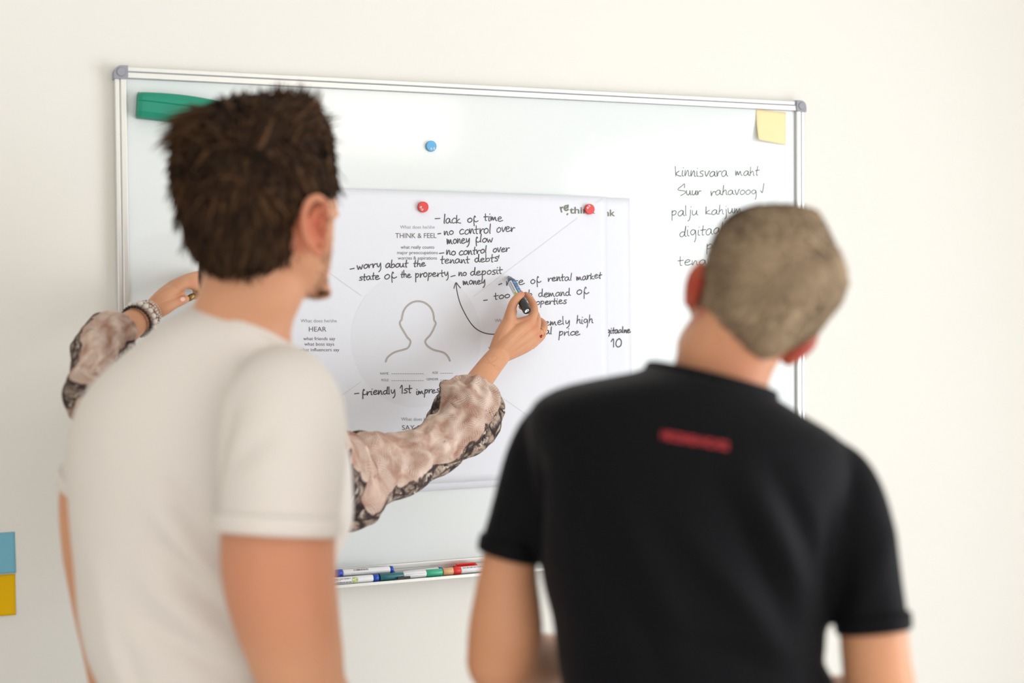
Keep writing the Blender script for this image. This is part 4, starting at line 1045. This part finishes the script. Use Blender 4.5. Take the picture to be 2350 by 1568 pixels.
tube(bm, [P(1860, 1035, 1.75), P(1918, 1080, 1.74), P(1948, 1140, 1.73), P(1976, 1230, 1.72), P(1992, 1340, 1.715), P(2004, 1436, 1.71)], [.024, .034, .0395, .0395, .0395, .0405], n=32, cap_round=False)
bm = fuse(bm, .006, 8, .55)
creases(bm, [(P(1700, 1080, 1.62), P(1880, 1400, 1.65), 0.0096, .017), (P(1650, 1120, 1.62), P(1850, 1480, 1.64), -0.0096, .014), (P(1780, 1080, 1.63), P(1900, 1330, 1.66), -0.0080, .013), (P(1560, 1200, 1.62), P(1800, 1500, 1.64), 0.0096, .018), (P(1400, 1120, 1.63), P(1560, 1450, 1.63), 0.0080, .018),
             (P(1380, 1250, 1.63), P(1520, 1560, 1.63), -0.0080, .015), (P(1240, 1060, 1.72), P(1238, 1280, 1.75), -0.0160, .014), (P(1935, 1180, 1.66), P(1925, 1400, 1.68), -0.0160, .013), (P(1300, 1150, 1.65), P(1400, 1400, 1.64), -0.0080, .015), (P(2030, 1230, 1.70), P(1960, 1420, 1.68), 0.0064, .014), (P(1560, 1480, 1.63), P(1860, 1560, 1.64), -0.0096, .016)], .0025, 8)
cN = (P(1500, 846, 1.77) + P(1748, 908, 1.77)) / 2
nN = (P(1748, 908, 1.77) - P(1500, 846, 1.77)).cross(P(1625, 868, 1.68) - P(1500, 846, 1.77)).normalized()
if nN.z < 0: nN = -nN
loop = cut_hole(bm, cN, .16, nN)
ts2 = obj('t_shirt', bm, M_black_t, man2, True)
sm = ts2.modifiers.new('cloth', 'SOLIDIFY'); sm.thickness = .0022; sm.offset = -1
if loop:
    bm = bmesh.new(); ring_tube(bm, loop, .0055, 4, 10, 1.6); obj('collar', bm, M_black_t, ts2, True)
hem(P(1186, 1200, 1.80), P(1171, 1260, 1.80), .0370, .0370, HR, .020, ts2, M_black_t)
hem(P(1992, 1340, 1.715), P(2003.5, 1430, 1.71), .0410, .0410, HR, .020, ts2, M_black_t)
# red lettering across the shoulders, too small to read
bvh2 = BVHTree.FromPolygons([v.co for v in ts2.data.vertices], [p.vertices for p in ts2.data.polygons])
bm = bmesh.new(); q = 1518
gr = random.Random(3)
while q < 1672:
    w = gr.choice((9, 10, 11, 12)); yb = 997 + (q - 1518) * .175
    segs = gr.choice(([(0, 0, .25, 1), (.25, 0, 1, .25), (.25, .75, 1, 1)], [(0, 0, .25, 1), (.75, 0, 1, 1), (.25, .4, .75, .62)], [(0, 0, 1, .25), (0, .75, 1, 1), (0, .25, .25, .75), (.75, .25, 1, .75)], [(0, 0, .25, 1), (.25, 0, 1, .25), (.25, .4, .8, .6), (.25, .75, 1, 1)]))
    for a0, b0, a1, b1 in segs:
        vs = []
        for a, b in ((a0, b0), (a1, b0), (a1, b1), (a0, b1)):
            d = (P(q + a * w, yb - 8 + b * 19 + a * w * .175, 1) - CAM).normalized(); h = bvh2.ray_cast(CAM, d)
            if h[0]: vs.append(bm.verts.new(h[0] + h[1] * .0016))
        if len(vs) == 4: bm.faces.new(vs)
    q += w + 2.5
obj('printed_lettering', bm, M_redprint, ts2)
bm = bmesh.new(); trousers(bm, hip2, f2, r2_, .06, .93); bm = fuse(bm, .010, 6); obj('trousers', bm, M_trouser, man2, True); shoes(man2, hip2, f2, r2_, .06, M_shoe)
# short hair
bm = bmesh.new()
rows(bm, [(472, 1730, 1822, 0, .03), (486, 1690, 1868, 0, .055), (512, 1658, 1886, 0, .076), (560, 1634, 1908, 0, .092), (610, 1622, 1930, 0, .099), (650, 1616, 1936, 0, .100), (690, 1608, 1926, -.002, .097), (735, 1608, 1894, -.006, .089), (770, 1626, 1862, -.010, .080), (798, 1656, 1812, -.014, .070), (816, 1690, 1775, -.016, .058)], 1.80, n=48, ex=2.15)
cap = bm.copy(); pts = surface_points(cap, 9000, rng); cap.free()
lay = bm.verts.layers.float.new('shade')
for v in bm.verts: v[lay] = .42 + .5 * noise.noise(v.co * 22)
R = []; crown = P(1790, 560, 1.70)
for p, n_ in pts:
    x, y, z = to_px(p)
    flow = p - crown; flow = flow - n_ * flow.dot(n_); flow = flow.normalized() if flow.length > 1e-5 else -Z
    sw = n_.cross(flow)
    jit = Vector((rng.gauss(0, 1), rng.gauss(0, 1), rng.gauss(0, 1)))
    k = 1.0 if y < 640 else .65
    d = (n_ * (.42 if y < 560 else .2) + flow * .9 + sw * .35 + jit * .16).normalized()
    sh = .45 + .65 * noise.noise(p * 24) + rng.gauss(0, .10)
    R.append((p, d, rng.uniform(.011, .021) * k, rng.uniform(.0007, .0014), -n_ * .25, min(1, max(0, sh))))
strands(bm, lay, R, rng, 3)
obj('hair', bm, M_hair2, man2, True)

# ============ woman at the board (only her arms show past the man in white)
D3 = 2.50; f3, r3_ = facing(8)
hip3 = P(525, 1500, D3); floor3 = Vector((hip3.x, hip3.y, 0))
wom = thing('person', 'person in a snakeskin print blouse reaching to the posters and holding a marker', 'person', floor3, 'people at the whiteboard')
def limb(tab, y):   # (px, py, plane offset, radius)
    return [PY(a, b, c) for a, b, c, _ in tab], [d for *_, d in tab]
# --- right arm and writing hand
bm = bmesh.new()
WR = PY(1146, 815, -.095)
p_, r_ = limb([(870, 1092, -.285, .034), (960, 1040, -.235, .032), (1045, 952, -.175, .0295), (1099, 876, -.130, .0262), (1124, 842, -.108, .0243), (1146, 815, -.095, .0225)], 0)
tube(bm, p_, r_, n=24, flat=.86, flat_dir=(0, 1, 0))
# palm: metacarpals
def ch(tab, n=14, sub=4):
    a, b = limb(tab, 0); tube(bm, a, b, n=n, sub=sub)
ch([(1143, 806, -.095, .0165), (1165, 780, -.100, .0150), (1190, 758, -.096, .0140), (1214, 740, -.088, .0115)])                 # index
ch([(1150, 810, -.095, .0165), (1178, 790, -.098, .0150), (1204, 772, -.094, .0138), (1228, 755, -.084, .0112)])                 # middle
ch([(1156, 814, -.092, .0160), (1184, 800, -.092, .0145), (1208, 786, -.086, .0130), (1231, 770, -.074, .0105)])                 # ring
ch([(1160, 815, -.088, .0140), (1184, 806, -.084, .0130), (1206, 797, -.076, .0115), (1226, 786, -.064, .0100)])                 # little
ch([(1140, 800, -.090, .0150), (1152, 772, -.092, .0160), (1166, 742, -.092, .0140), (1175, 716, -.090, .0105)])                 # thumb base
# thumb: pressed on the near left side of the pen
ch([(1168, 732, -.094, .0115), (1174, 708, -.094, .0098), (1180, 693, -.092, .0092), (1190, 682, -.090, .0085), (1197, 676, -.086, .0066)])
ch([(1166, 740, -.092, .0090), (1180, 740, -.092, .0088), (1196, 739, -.090, .0090), (1213, 734, -.086, .0095)])
ch([(1214, 742, -.088, .0110), (1222, 728, -.082, .0098), (1225, 712, -.074, .0088)])
# index: over the right side of the pen
ch([(1214, 740, -.088, .0110), (1224, 722, -.082, .0094), (1224.5, 703, -.070, .0084), (1217, 687, -.058, .0074), (1207, 676, -.050, .0058)])
# middle: bent behind, tip under the pen
ch([(1228, 755, -.084, .0105), (1232, 738, -.068, .0090), (1228, 720, -.048, .0082), (1213, 708, -.040, .0078), (1197, 704, -.044, .0066)])
# ring: curled, knuckle out to the right
ch([(1231, 770, -.074, .0100), (1246, 758, -.056, .0086), (1247, 744, -.038, .0080), (1236, 735, -.026, .0075), (1224, 732, -.024, .0064)])
# little finger
ch([(1226, 786, -.064, .0095), (1243, 772, -.046, .0078), (1246, 758, -.030, .0070), (1238, 750, -.020, .0062)])
arm_r = fuse(bm, .0016, 5, .5)
# --- left arm and hand pressing the sheet
bm = bmesh.new()
p_, r_ = limb([(206, 888, -.335, .023), (222, 838, -.282, .0255), (240, 800, -.222, .0285), (268, 771, -.160, .0300), (312, 738, -.105, .0245), (345, 716, -.075, .0215), (356, 708, -.07, .0205)], 0)
tube(bm, p_, r_, n=24, flat=.88, flat_dir=(0, 1, 0))
ch([(350, 706, -.070, .0150), (378, 682, -.070, .0150), (404, 664, -.062, .0115)]); ch([(354, 710, -.066, .0150), (384, 690, -.060, .0140), (412, 672, -.050, .0110)]); ch([(352, 704, -.074, .0130), (376, 678, -.062, .0130), (402, 656, -.048, .0105)]); ch([(350, 702, -.062, .0130), (372, 678, -.050, .0125), (398, 654, -.036, .0098)])
ch([(404, 662, -.064, .0112), (424, 652, -.060, .0098), (444, 655, -.046, .0086), (452, 668, -.034, .0078), (448, 680, -.026, .0066)])     # index, bent
ch([(408, 660, -.052, .0108), (432, 646, -.046, .0096), (454, 646, -.032, .0086), (466, 658, -.022, .0074), (466, 668, -.016, .0064)])
ch([(404, 655, -.046, .0102), (432, 640, -.036, .0090), (456, 634, -.024, .0080), (470, 632, -.014, .0066)])
ch([(400, 653, -.036, .0095), (424, 640, -.028, .0080), (446, 632, -.018, .0070), (458, 628, -.012, .0058)])
ch([(356, 716, -.074, .0150), (378, 708, -.080, .0125), (398, 698, -.076, .0100), (414, 691, -.068, .0092), (426, 687, -.060, .0074)])     # thumb
arm_l = fuse(bm, .0018, 5, .5)
# --- trunk, head, legs
bm = bmesh.new()
rows(bm, [(505, 545, 600, 0, .03), (520, 510, 630, 0, .055), (560, 478, 662, 0, .082), (620, 470, 672, 0, .092), (680, 478, 666, .004, .086), (720, 492, 652, .012, .072), (750, 515, 632, .024, .05), (768, 540, 608, .036, .028)], D3, n=36, ex=2.1)
rows(bm, [(700, 522, 622, 0, .046), (760, 520, 622, 0, .048), (800, 514, 628, 0, .05), (840, 480, 660, 0, .062), (880, 420, 690, 0, .07)], D3, ex=2.1)
face(bm, P(572, 640, D3), f3, r3_, .86)
rows(bm, [(850, 430, 690, 0, .07), (900, 400, 712, 0, .085), (1000, 400, 705, 0, .10), (1120, 415, 680, 0, .098), (1230, 430, 660, 0, .088), (1380, 405, 680, 0, .10), (1520, 385, 700, 0, .112)], D3)
tube(bm, [P(655, 905, D3), P(720, 990, D3 + .06), PY(810, 1105, -.315), PY(875, 1090, -.285)], [.048, .042, .037, .034], n=18)
tube(bm, [P(440, 905, D3), P(330, 930, D3 - .02), PY(240, 925, -.375), PY(206, 888, -.335)], [.048, .042, .030, .023], n=18)
legs(bm, Vector((hip3.x, hip3.y, .86)), f3, r3_, .02, k=.92)
trunk = fuse(bm, .007, 5)
me = bpy.data.meshes.new('w'); arm_r.to_mesh(me); trunk.from_mesh(me); arm_l.to_mesh(me); trunk.from_mesh(me); arm_r.free(); arm_l.free(); bpy.data.meshes.remove(me)
for ff in trunk.faces: ff.smooth = True
body3 = obj('body', trunk, M_skin3, wom, True)
flush_backlight(body3.data, [(PY(1197, 676, -.088), .012, .7), (PY(1207, 674, -.052), .012, .7), (PY(1226, 703, -.072), .012, .4), (PY(1214, 738, -.098), .016, .35), (PY(1228, 755, -.094), .016, .35), (PY(1232, 770, -.08), .014, .35), (PY(1197, 704, -.044), .02, .8), (PY(1254, 748, -.04), .012, .5), (PY(412, 690, -.072), .014, .4), (PY(440, 650, -.06), .014, .35)])
bvh3 = BVHTree.FromPolygons([v.co for v in body3.data.vertices], [p.vertices for p in body3.data.polygons])
# faint line tattoo on the forearm
bm = bmesh.new()
for st in ([(1094, 838), (1100, 826), (1112, 818), (1120, 826), (1128, 836), (1140, 840), (1149, 846)], [(1110, 829), (1118, 834), (1130, 831), (1141, 825), (1140, 819), (1130, 817), (1128, 823)], [(1096, 836), (1104, 834), (1108, 826)], [(1146, 822), (1152, 826), (1160, 822)], [(1130, 836), (1138, 846), (1146, 850)]):
    pts = [];
    for x, y in crom(st, 6):
        h = bvh3.ray_cast(CAM, (P(x, y, 1) - CAM).normalized())
        if h[0] and h[0].y > -.25: pts.append((h[0] + h[1] * .0003, h[1]))
    for (a, na), (b, nb) in zip(pts, pts[1:]):
        if (b - a).length < 1e-6: continue
        s = (b - a).cross(na).normalized() * .0003
        bm.faces.new([bm.verts.new(q) for q in (a - s, a + s, b + s, b - s)])
obj('tattoo', bm, M_tattoo, body3)
# thumbnail of the left hand, and of the writing hand
def nail(px, py, r_along, r_across, dx, dy):
    h = bvh3.ray_cast(CAM, (P(px, py, 1) - CAM).normalized())
    if not h[0]: return
    a = (P(px + dx, py + dy, 1) - P(px, py, 1)); a = (a - h[1] * a.dot(h[1])).normalized(); b = h[1].cross(a)
    bm = bmesh.new(); ball(bm, h[0], r_along, r_across, .0011, (a, b, h[1]), 14); obj('fingernail', bm, M_nail, body3, True)
nail(419, 687, .0060, .0042, 12, -6)
# --- rings and bracelets
def torus(bm, c, ax, R_, r, n=32, m=8):
    q = Vector(ax).to_track_quat('Z', 'Y'); X, Y_ = q @ Vector((1, 0, 0)), q @ Vector((0, 1, 0)); A = Vector(ax).normalized()
    rings = [[c + (X * math.cos(t) + Y_ * math.sin(t)) * (R_ + r * math.cos(u)) + A * r * math.sin(u) for u in [j * math.tau / m for j in range(m)]] for t in [i * math.tau / n for i in range(n)]]
    rings.append(rings[0]); skin_rings(bm, rings, cap=False); bmesh.ops.remove_doubles(bm, verts=bm.verts, dist=1e-7)
a_, b_ = PY(1231, 770, -.074), PY(1246, 758, -.056)
bm = bmesh.new(); rc = a_ * .42 + b_ * .58; torus(bm, rc, b_ - a_, .0096, .0010); o = obj('finger_ring', bm, M_gold, wom, True, label='thin rose gold finger ring')
bm = bmesh.new()
for px, py in ((1239.5, 771.5), (1243.5, 770), (1242, 774)): ball(bm, PY(px, py, -.0835), .0019, .0019, .0019, n=10)
obj('gem', bm, M_gem, o, True)
a_, b_ = PY(444, 655, -.046), PY(452, 668, -.034)
bm = bmesh.new(); torus(bm, b_, Vector((.75, -.1, .5)), .0095, .0036); ball(bm, PY(437, 683, -.042), .011, .005, .0062, (Vector((.8, 0, .55)), Vector((0, 1, 0)), Vector((-.55, 0, .8))), 16)
obj('finger_ring', bm, M_brass, wom, True, label='chunky antique brass ring')
axL = (PY(345, 716, -.075) - PY(275, 766, -.150)).normalized()
def bracelet(c, R_, rad, cnt, m, nm, lab, wob=0.0):
    root = put(nm, None, wom, c); root.empty_display_size = .02; root['label'] = lab
    q = axL.to_track_quat('Z', 'Y'); X, Y_ = q @ Vector((1, 0, 0)), q @ Vector((0, 1, 0))
    bm = bmesh.new(); torus(bm, c, axL, R_, rad * .3, 36, 6); obj('cord', bm, M_cord, root, True)
    for i in range(cnt):
        t = i * math.tau / cnt; bm = bmesh.new(); p = c + (X * math.cos(t) + Y_ * math.sin(t)) * R_ + axL * wob * math.sin(t * 5)
        ball(bm, p, rad, rad, rad, n=14); obj('bead', bm, m, root, True)
bracelet(PY(313, 738, -.105), .0285, .0030, 30, M_beadk, 'bracelet', 'bracelet of small black beads')
bracelet(PY(321, 732, -.099), .0290, .0054, 17, M_bead, 'bracelet', 'bracelet of large pale stone beads')
bracelet(PY(331, 726, -.090), .0262, .0026, 30, M_silver, 'bracelet', 'silver bead bracelet', .002)
bracelet(PY(336, 722, -.084), .0252, .0024, 30, M_silver, 'bracelet', 'silver bead bracelet', -.002)
bracelet(PY(341, 719, -.079), .0248, .0017, 36, M_silver, 'bracelet', 'thin silver bead bracelet')
# --- blouse
def sleeve(bm, uvl, tab, n=96, sub=14, seed=0, amp=.006, v0=0.0, thick=.9):
    "gathered sleeve: tab = [(px, py, plane offset, half width in px, ux, uy)] with (ux, uy) the image direction across it"
    pr = crom(tab, sub); R_, U = [], []; u = 0.0; prevc = None
    for px, py, yo, hw, ux, uy in pr:
        l = math.hypot(ux, uy); ux, uy = ux / l, uy / l
        c = PY(px, py, yo); a = PY(px + ux * hw, py + uy * hw, yo) - c
        b = Vector((0, -1, 0)) * a.length * thick; R_.append((c, a, b))
        u += 0 if prevc is None else (c - prevc).length; prevc = c; U.append(u)
    rows_ = []
    for i, (c, a, b) in enumerate(R_):
        T = (R_[min(i + 1, len(R_) - 1)][0] - R_[max(i - 1, 0)][0]).normalized()
        w0 = a.length; a = (a - T * a.dot(T)).normalized() * w0
        b = T.cross(a).normalized() * w0 * thick
        if b.y > 0: b = -b
        ring = []; t = U[i] / U[-1]
        for k in range(n):
            th = k * math.tau / n; d = a * math.cos(th) + b * math.sin(th); q = c + d; rr = d.length
            fold = noise.noise(Vector((math.cos(th) * 1.9, math.sin(th) * 1.9, U[i] * 13 + seed))) * amp + (.32 - abs(noise.noise(Vector((math.cos(th) * 1.7 + 7, math.sin(th) * 1.7, U[i] * 17 + seed)) + Vector((.5, .5, .5)) * noise.noise(q * 16)))) * amp * 1.5
            # gathers run lengthwise near the cuff, across the arm further up
            fold += amp * .5 * max(0, (t - .72) / .28) * math.sin(th * 13 + 2 * noise.noise(q * 30)) * (1 if t < .985 else .3)
            fold += amp * .8 * (1 - t) * math.sin(U[i] * 62 + 1.8 * math.sin(th + seed) + 3 * noise.noise(q * 11))
            ring.append(q + d.normalized() * fold)
        rows_.append(ring)
    V = [[bm.verts.new(p) for p in ring] for ring in rows_]
    per = .44
    for i in range(len(V) - 1):
        for k in range(n):
            f = bm.faces.new((V[i][k], V[i][(k + 1) % n], V[i + 1][(k + 1) % n], V[i + 1][k])); f.smooth = True
            for lp, (uu, vv) in zip(f.loops, ((U[i], k), (U[i], k + 1), (U[i + 1], k + 1), (U[i + 1], k))): lp[uvl].uv = (uu + seed * .37, v0 + per * vv / n)
    return V
bm = bmesh.new(); uvl = bm.loops.layers.uv.new('UVMap')
sleeve(bm, uvl, [(655, 960, -.52, 92, .5, .85), (735, 1080, -.38, 108, .45, .9), (790, 1110, -.335, 105, .25, .97), (838, 1088, -.31, 92, .35, .92), (900, 1072, -.28, 70, .5, .8), (971, 1045, -.245, 58, .6, .78), (1032, 1001, -.205, 64, .68, .73), (1066, 958, -.175, 76, .78, .6), (1083, 922, -.155, 70, .88, .48), (1093, 892, -.145, 50, .9, .43), (1097, 879, -.140, 32, .88, .48)], seed=1, amp=.009, v0=-.032)
sleeve(bm, uvl, [(430, 960, -.52, 85, .2, .95), (330, 955, -.44, 70, .15, .98), (245, 940, -.385, 56, .5, .85), (200, 902, -.350, 50, .85, .5), (210, 868, -.315, 44, .9, .4), (217, 832, -.27, 50, .8, .58), (226, 800, -.225, 58, .72, .68), (246, 778, -.185, 60, .66, .75), (264, 768, -.160, 50, .62, .78), (276, 764, -.150, 38, .60, .80)], seed=4, amp=.0045, v0=-.02, thick=1.15)
# blouse trunk
tab = crom([(820, 515, 625, 0, .058), (850, 440, 690, 0, .085), (890, 395, 715, 0, .10), (960, 378, 728, 0, .115), (1080, 380, 715, 0, .122), (1220, 392, 700, 0, .118), (1380, 372, 716, 0, .128), (1500, 360, 726, 0, .135)], 6)
rr_ = []
for y, xl, xr, dd, th in tab:
    c = P((xl + xr) / 2, y, D3); hw = (P(xr, y, D3) - P(xl, y, D3)) / 2
    rr_.append([c + hw * math.cos(k * math.tau / 48) + HF * th * math.sin(k * math.tau / 48) + (hw.normalized() * math.cos(k * math.tau / 48) + HF * math.sin(k * math.tau / 48)) * .006 * noise.noise(Vector((k * .5, y * .012, 3))) for k in range(48)])
V = [[bm.verts.new(p) for p in r] for r in rr_]
for i in range(len(V) - 1):
    for k in range(48):
        f = bm.faces.new((V[i][k], V[i][(k + 1) % 48], V[i + 1][(k + 1) % 48], V[i + 1][k])); f.smooth = True
        for lp, (uu, vv) in zip(f.loops, ((i, k), (i, k + 1), (i + 1, k + 1), (i + 1, k))): lp[uvl].uv = (uu * .018, vv * .018)
bmesh.ops.recalc_face_normals(bm, faces=bm.faces)
bl = obj('blouse', bm, M_snake, wom, True)
sm = bl.modifiers.new('cloth', 'SOLIDIFY'); sm.thickness = .0010; sm.offset = -1
bm = bmesh.new(); trousers(bm, Vector((hip3.x, hip3.y, .86)), f3, r3_, .02, .95, .92); bm = fuse(bm, .010, 6); obj('trousers', bm, M_trouser, wom, True); shoes(wom, hip3, f3, r3_, .02, M_shoe)
bm = bmesh.new()
rows(bm, [(494, 545, 600, 0, .03), (508, 505, 636, -.004, .06), (550, 468, 672, -.008, .088), (620, 460, 682, -.012, .098), (680, 468, 660, -.016, .092), (720, 485, 636, -.022, .076), (770, 505, 616, -.032, .055), (820, 520, 604, -.04, .04)], D3, n=40, ex=2.1)
cap = bm.copy(); pts = surface_points(cap, 1200, rng); cap.free(); lay = bm.verts.layers.float.new('shade')
for v in bm.verts: v[lay] = .3
strands(bm, lay, [(p, (n_ * .1 - Z + Vector((rng.gauss(0, .1), rng.gauss(0, .1), 0))).normalized(), rng.uniform(.02, .035), .0014, Vector(), .3 + rng.gauss(0, .15)) for p, n_ in pts if p.z > P(572, 800, D3).z], rng, 3)
obj('hair', bm, M_hair3, wom, True)

# ============ the pen in her hand
tip, end = PY(1167.5, 635, -.003), PY(1209, 713, -.120)
axp = (end - tip).normalized(); Lp = (end - tip).length; rp = .0086
pen = thing('marker', 'black marker with a blue section and white label held in the writing hand', 'marker', tip, 'markers in use')
def lath(nm, prof, m, label=None):
    bm = bmesh.new(); cyl(bm, tip, end, rp, n=36, prof=[(a / Lp, b) for a, b in prof]); return obj(nm, bm, m, pen, label=label)
lath('nib', [(0, .0016), (.004, .0026), (.008, .003)], M_black)
lath('nib_holder', [(.006, .0042), (.011, .0052), (.013, .0056)], M_cap)
lath('front_cone', [(.012, .0056), (.016, .0066), (.024, .0078), (.028, rp)], M_navy)
barrel = lath('barrel', [(.027, rp), (Lp * .55, rp), (Lp * .56, rp * 1.02), (Lp - .014, rp * 1.02), (Lp - .0135, rp * .985), (Lp - .001, rp * .97), (Lp, rp * .94)], M_black)
ca = CAM - tip; 
face_l = (ca - axp * ca.dot(axp)).normalized()
sd = axp.cross(face_l)
bm = bmesh.new(); on_barrel(bm, tip, end, rp, .21, .60, -.12, 1.25, .0003, 12, face_l); prt('paper_label', bm, M_barrel, barrel)
bm = bmesh.new(); on_barrel(bm, tip, end, rp, .17, .60, -1.55, -.12, .00025, 12, face_l); prt('printed_band', bm, M_navy, barrel)
bm = bmesh.new(); rr = random.Random(8)
for k in range(16): u = .24 + k * .02; on_barrel(bm, tip, end, rp, u, u + rr.uniform(.008, .03), -.2 - rr.uniform(0, .3), -.55 - rr.uniform(0, .5), .0005, 4, face_l)
prt('printed_flashes', bm, M_sky, barrel)
bm = bmesh.new()
for v, h in ((.22, .22), (.10, .05), (.70, .07), (.90, .06)):
    u = .24
    while u < .5: w = rr.uniform(.008, .02); on_barrel(bm, tip, end, rp, u, u + w, v, v + h, .0005, 3, face_l); u += w + .006
prt('printed_text', bm, M_txtl, barrel)
bm = bmesh.new(); on_barrel(bm, tip, end, rp, .52, .585, .15, .7, .0006, 4, face_l); prt('printed_recycling_symbol', bm, M_lime, barrel)
# end cap: sunken disc with a small pale emblem
bm = bmesh.new(); cyl(bm, end - axp * .0002, end + axp * .0006, rp * .9, n=32, prof=[(0, rp * .96), (.6, rp * .96), (1, rp * .90)]); ecap = obj('end_disc', bm, M_black, pen)
bm = bmesh.new(); X = RT - axp * RT.dot(axp); X.normalize(); Y_ = axp.cross(X)
if Y_.dot(UP) < 0: Y_ = -Y_
ol = crom([(-.0040, -.0030), (-.0042, -.0005), (-.0025, .0020), (.0006, .0036), (.0034, .0030), (.0044, .0006), (.0030, -.0016), (.0006, -.0020), (-.0008, -.0034), (-.0028, -.0042), (-.0040, -.0030)], 4)[:-1]
il = [(.0018 + .0013 * math.cos(t), .0006 + .0013 * math.sin(t)) for t in [k * math.tau / len(ol) for k in range(len(ol))]]
base = end + axp * .0008
A = [bm.verts.new(base + X * a + Y_ * b) for a, b in ol]
th0 = [math.atan2(b - .0006, a - .0018) for a, b in ol]
B = [bm.verts.new(base + X * (.0018 + .0011 * math.cos(t)) + Y_ * (.0006 + .0011 * math.sin(t))) for t in th0]
for k in range(len(ol)): bm.faces.new((A[k], A[(k + 1) % len(ol)], B[(k + 1) % len(ol)], B[k]))
prt('printed_emblem', bm, M_emboss, ecap)
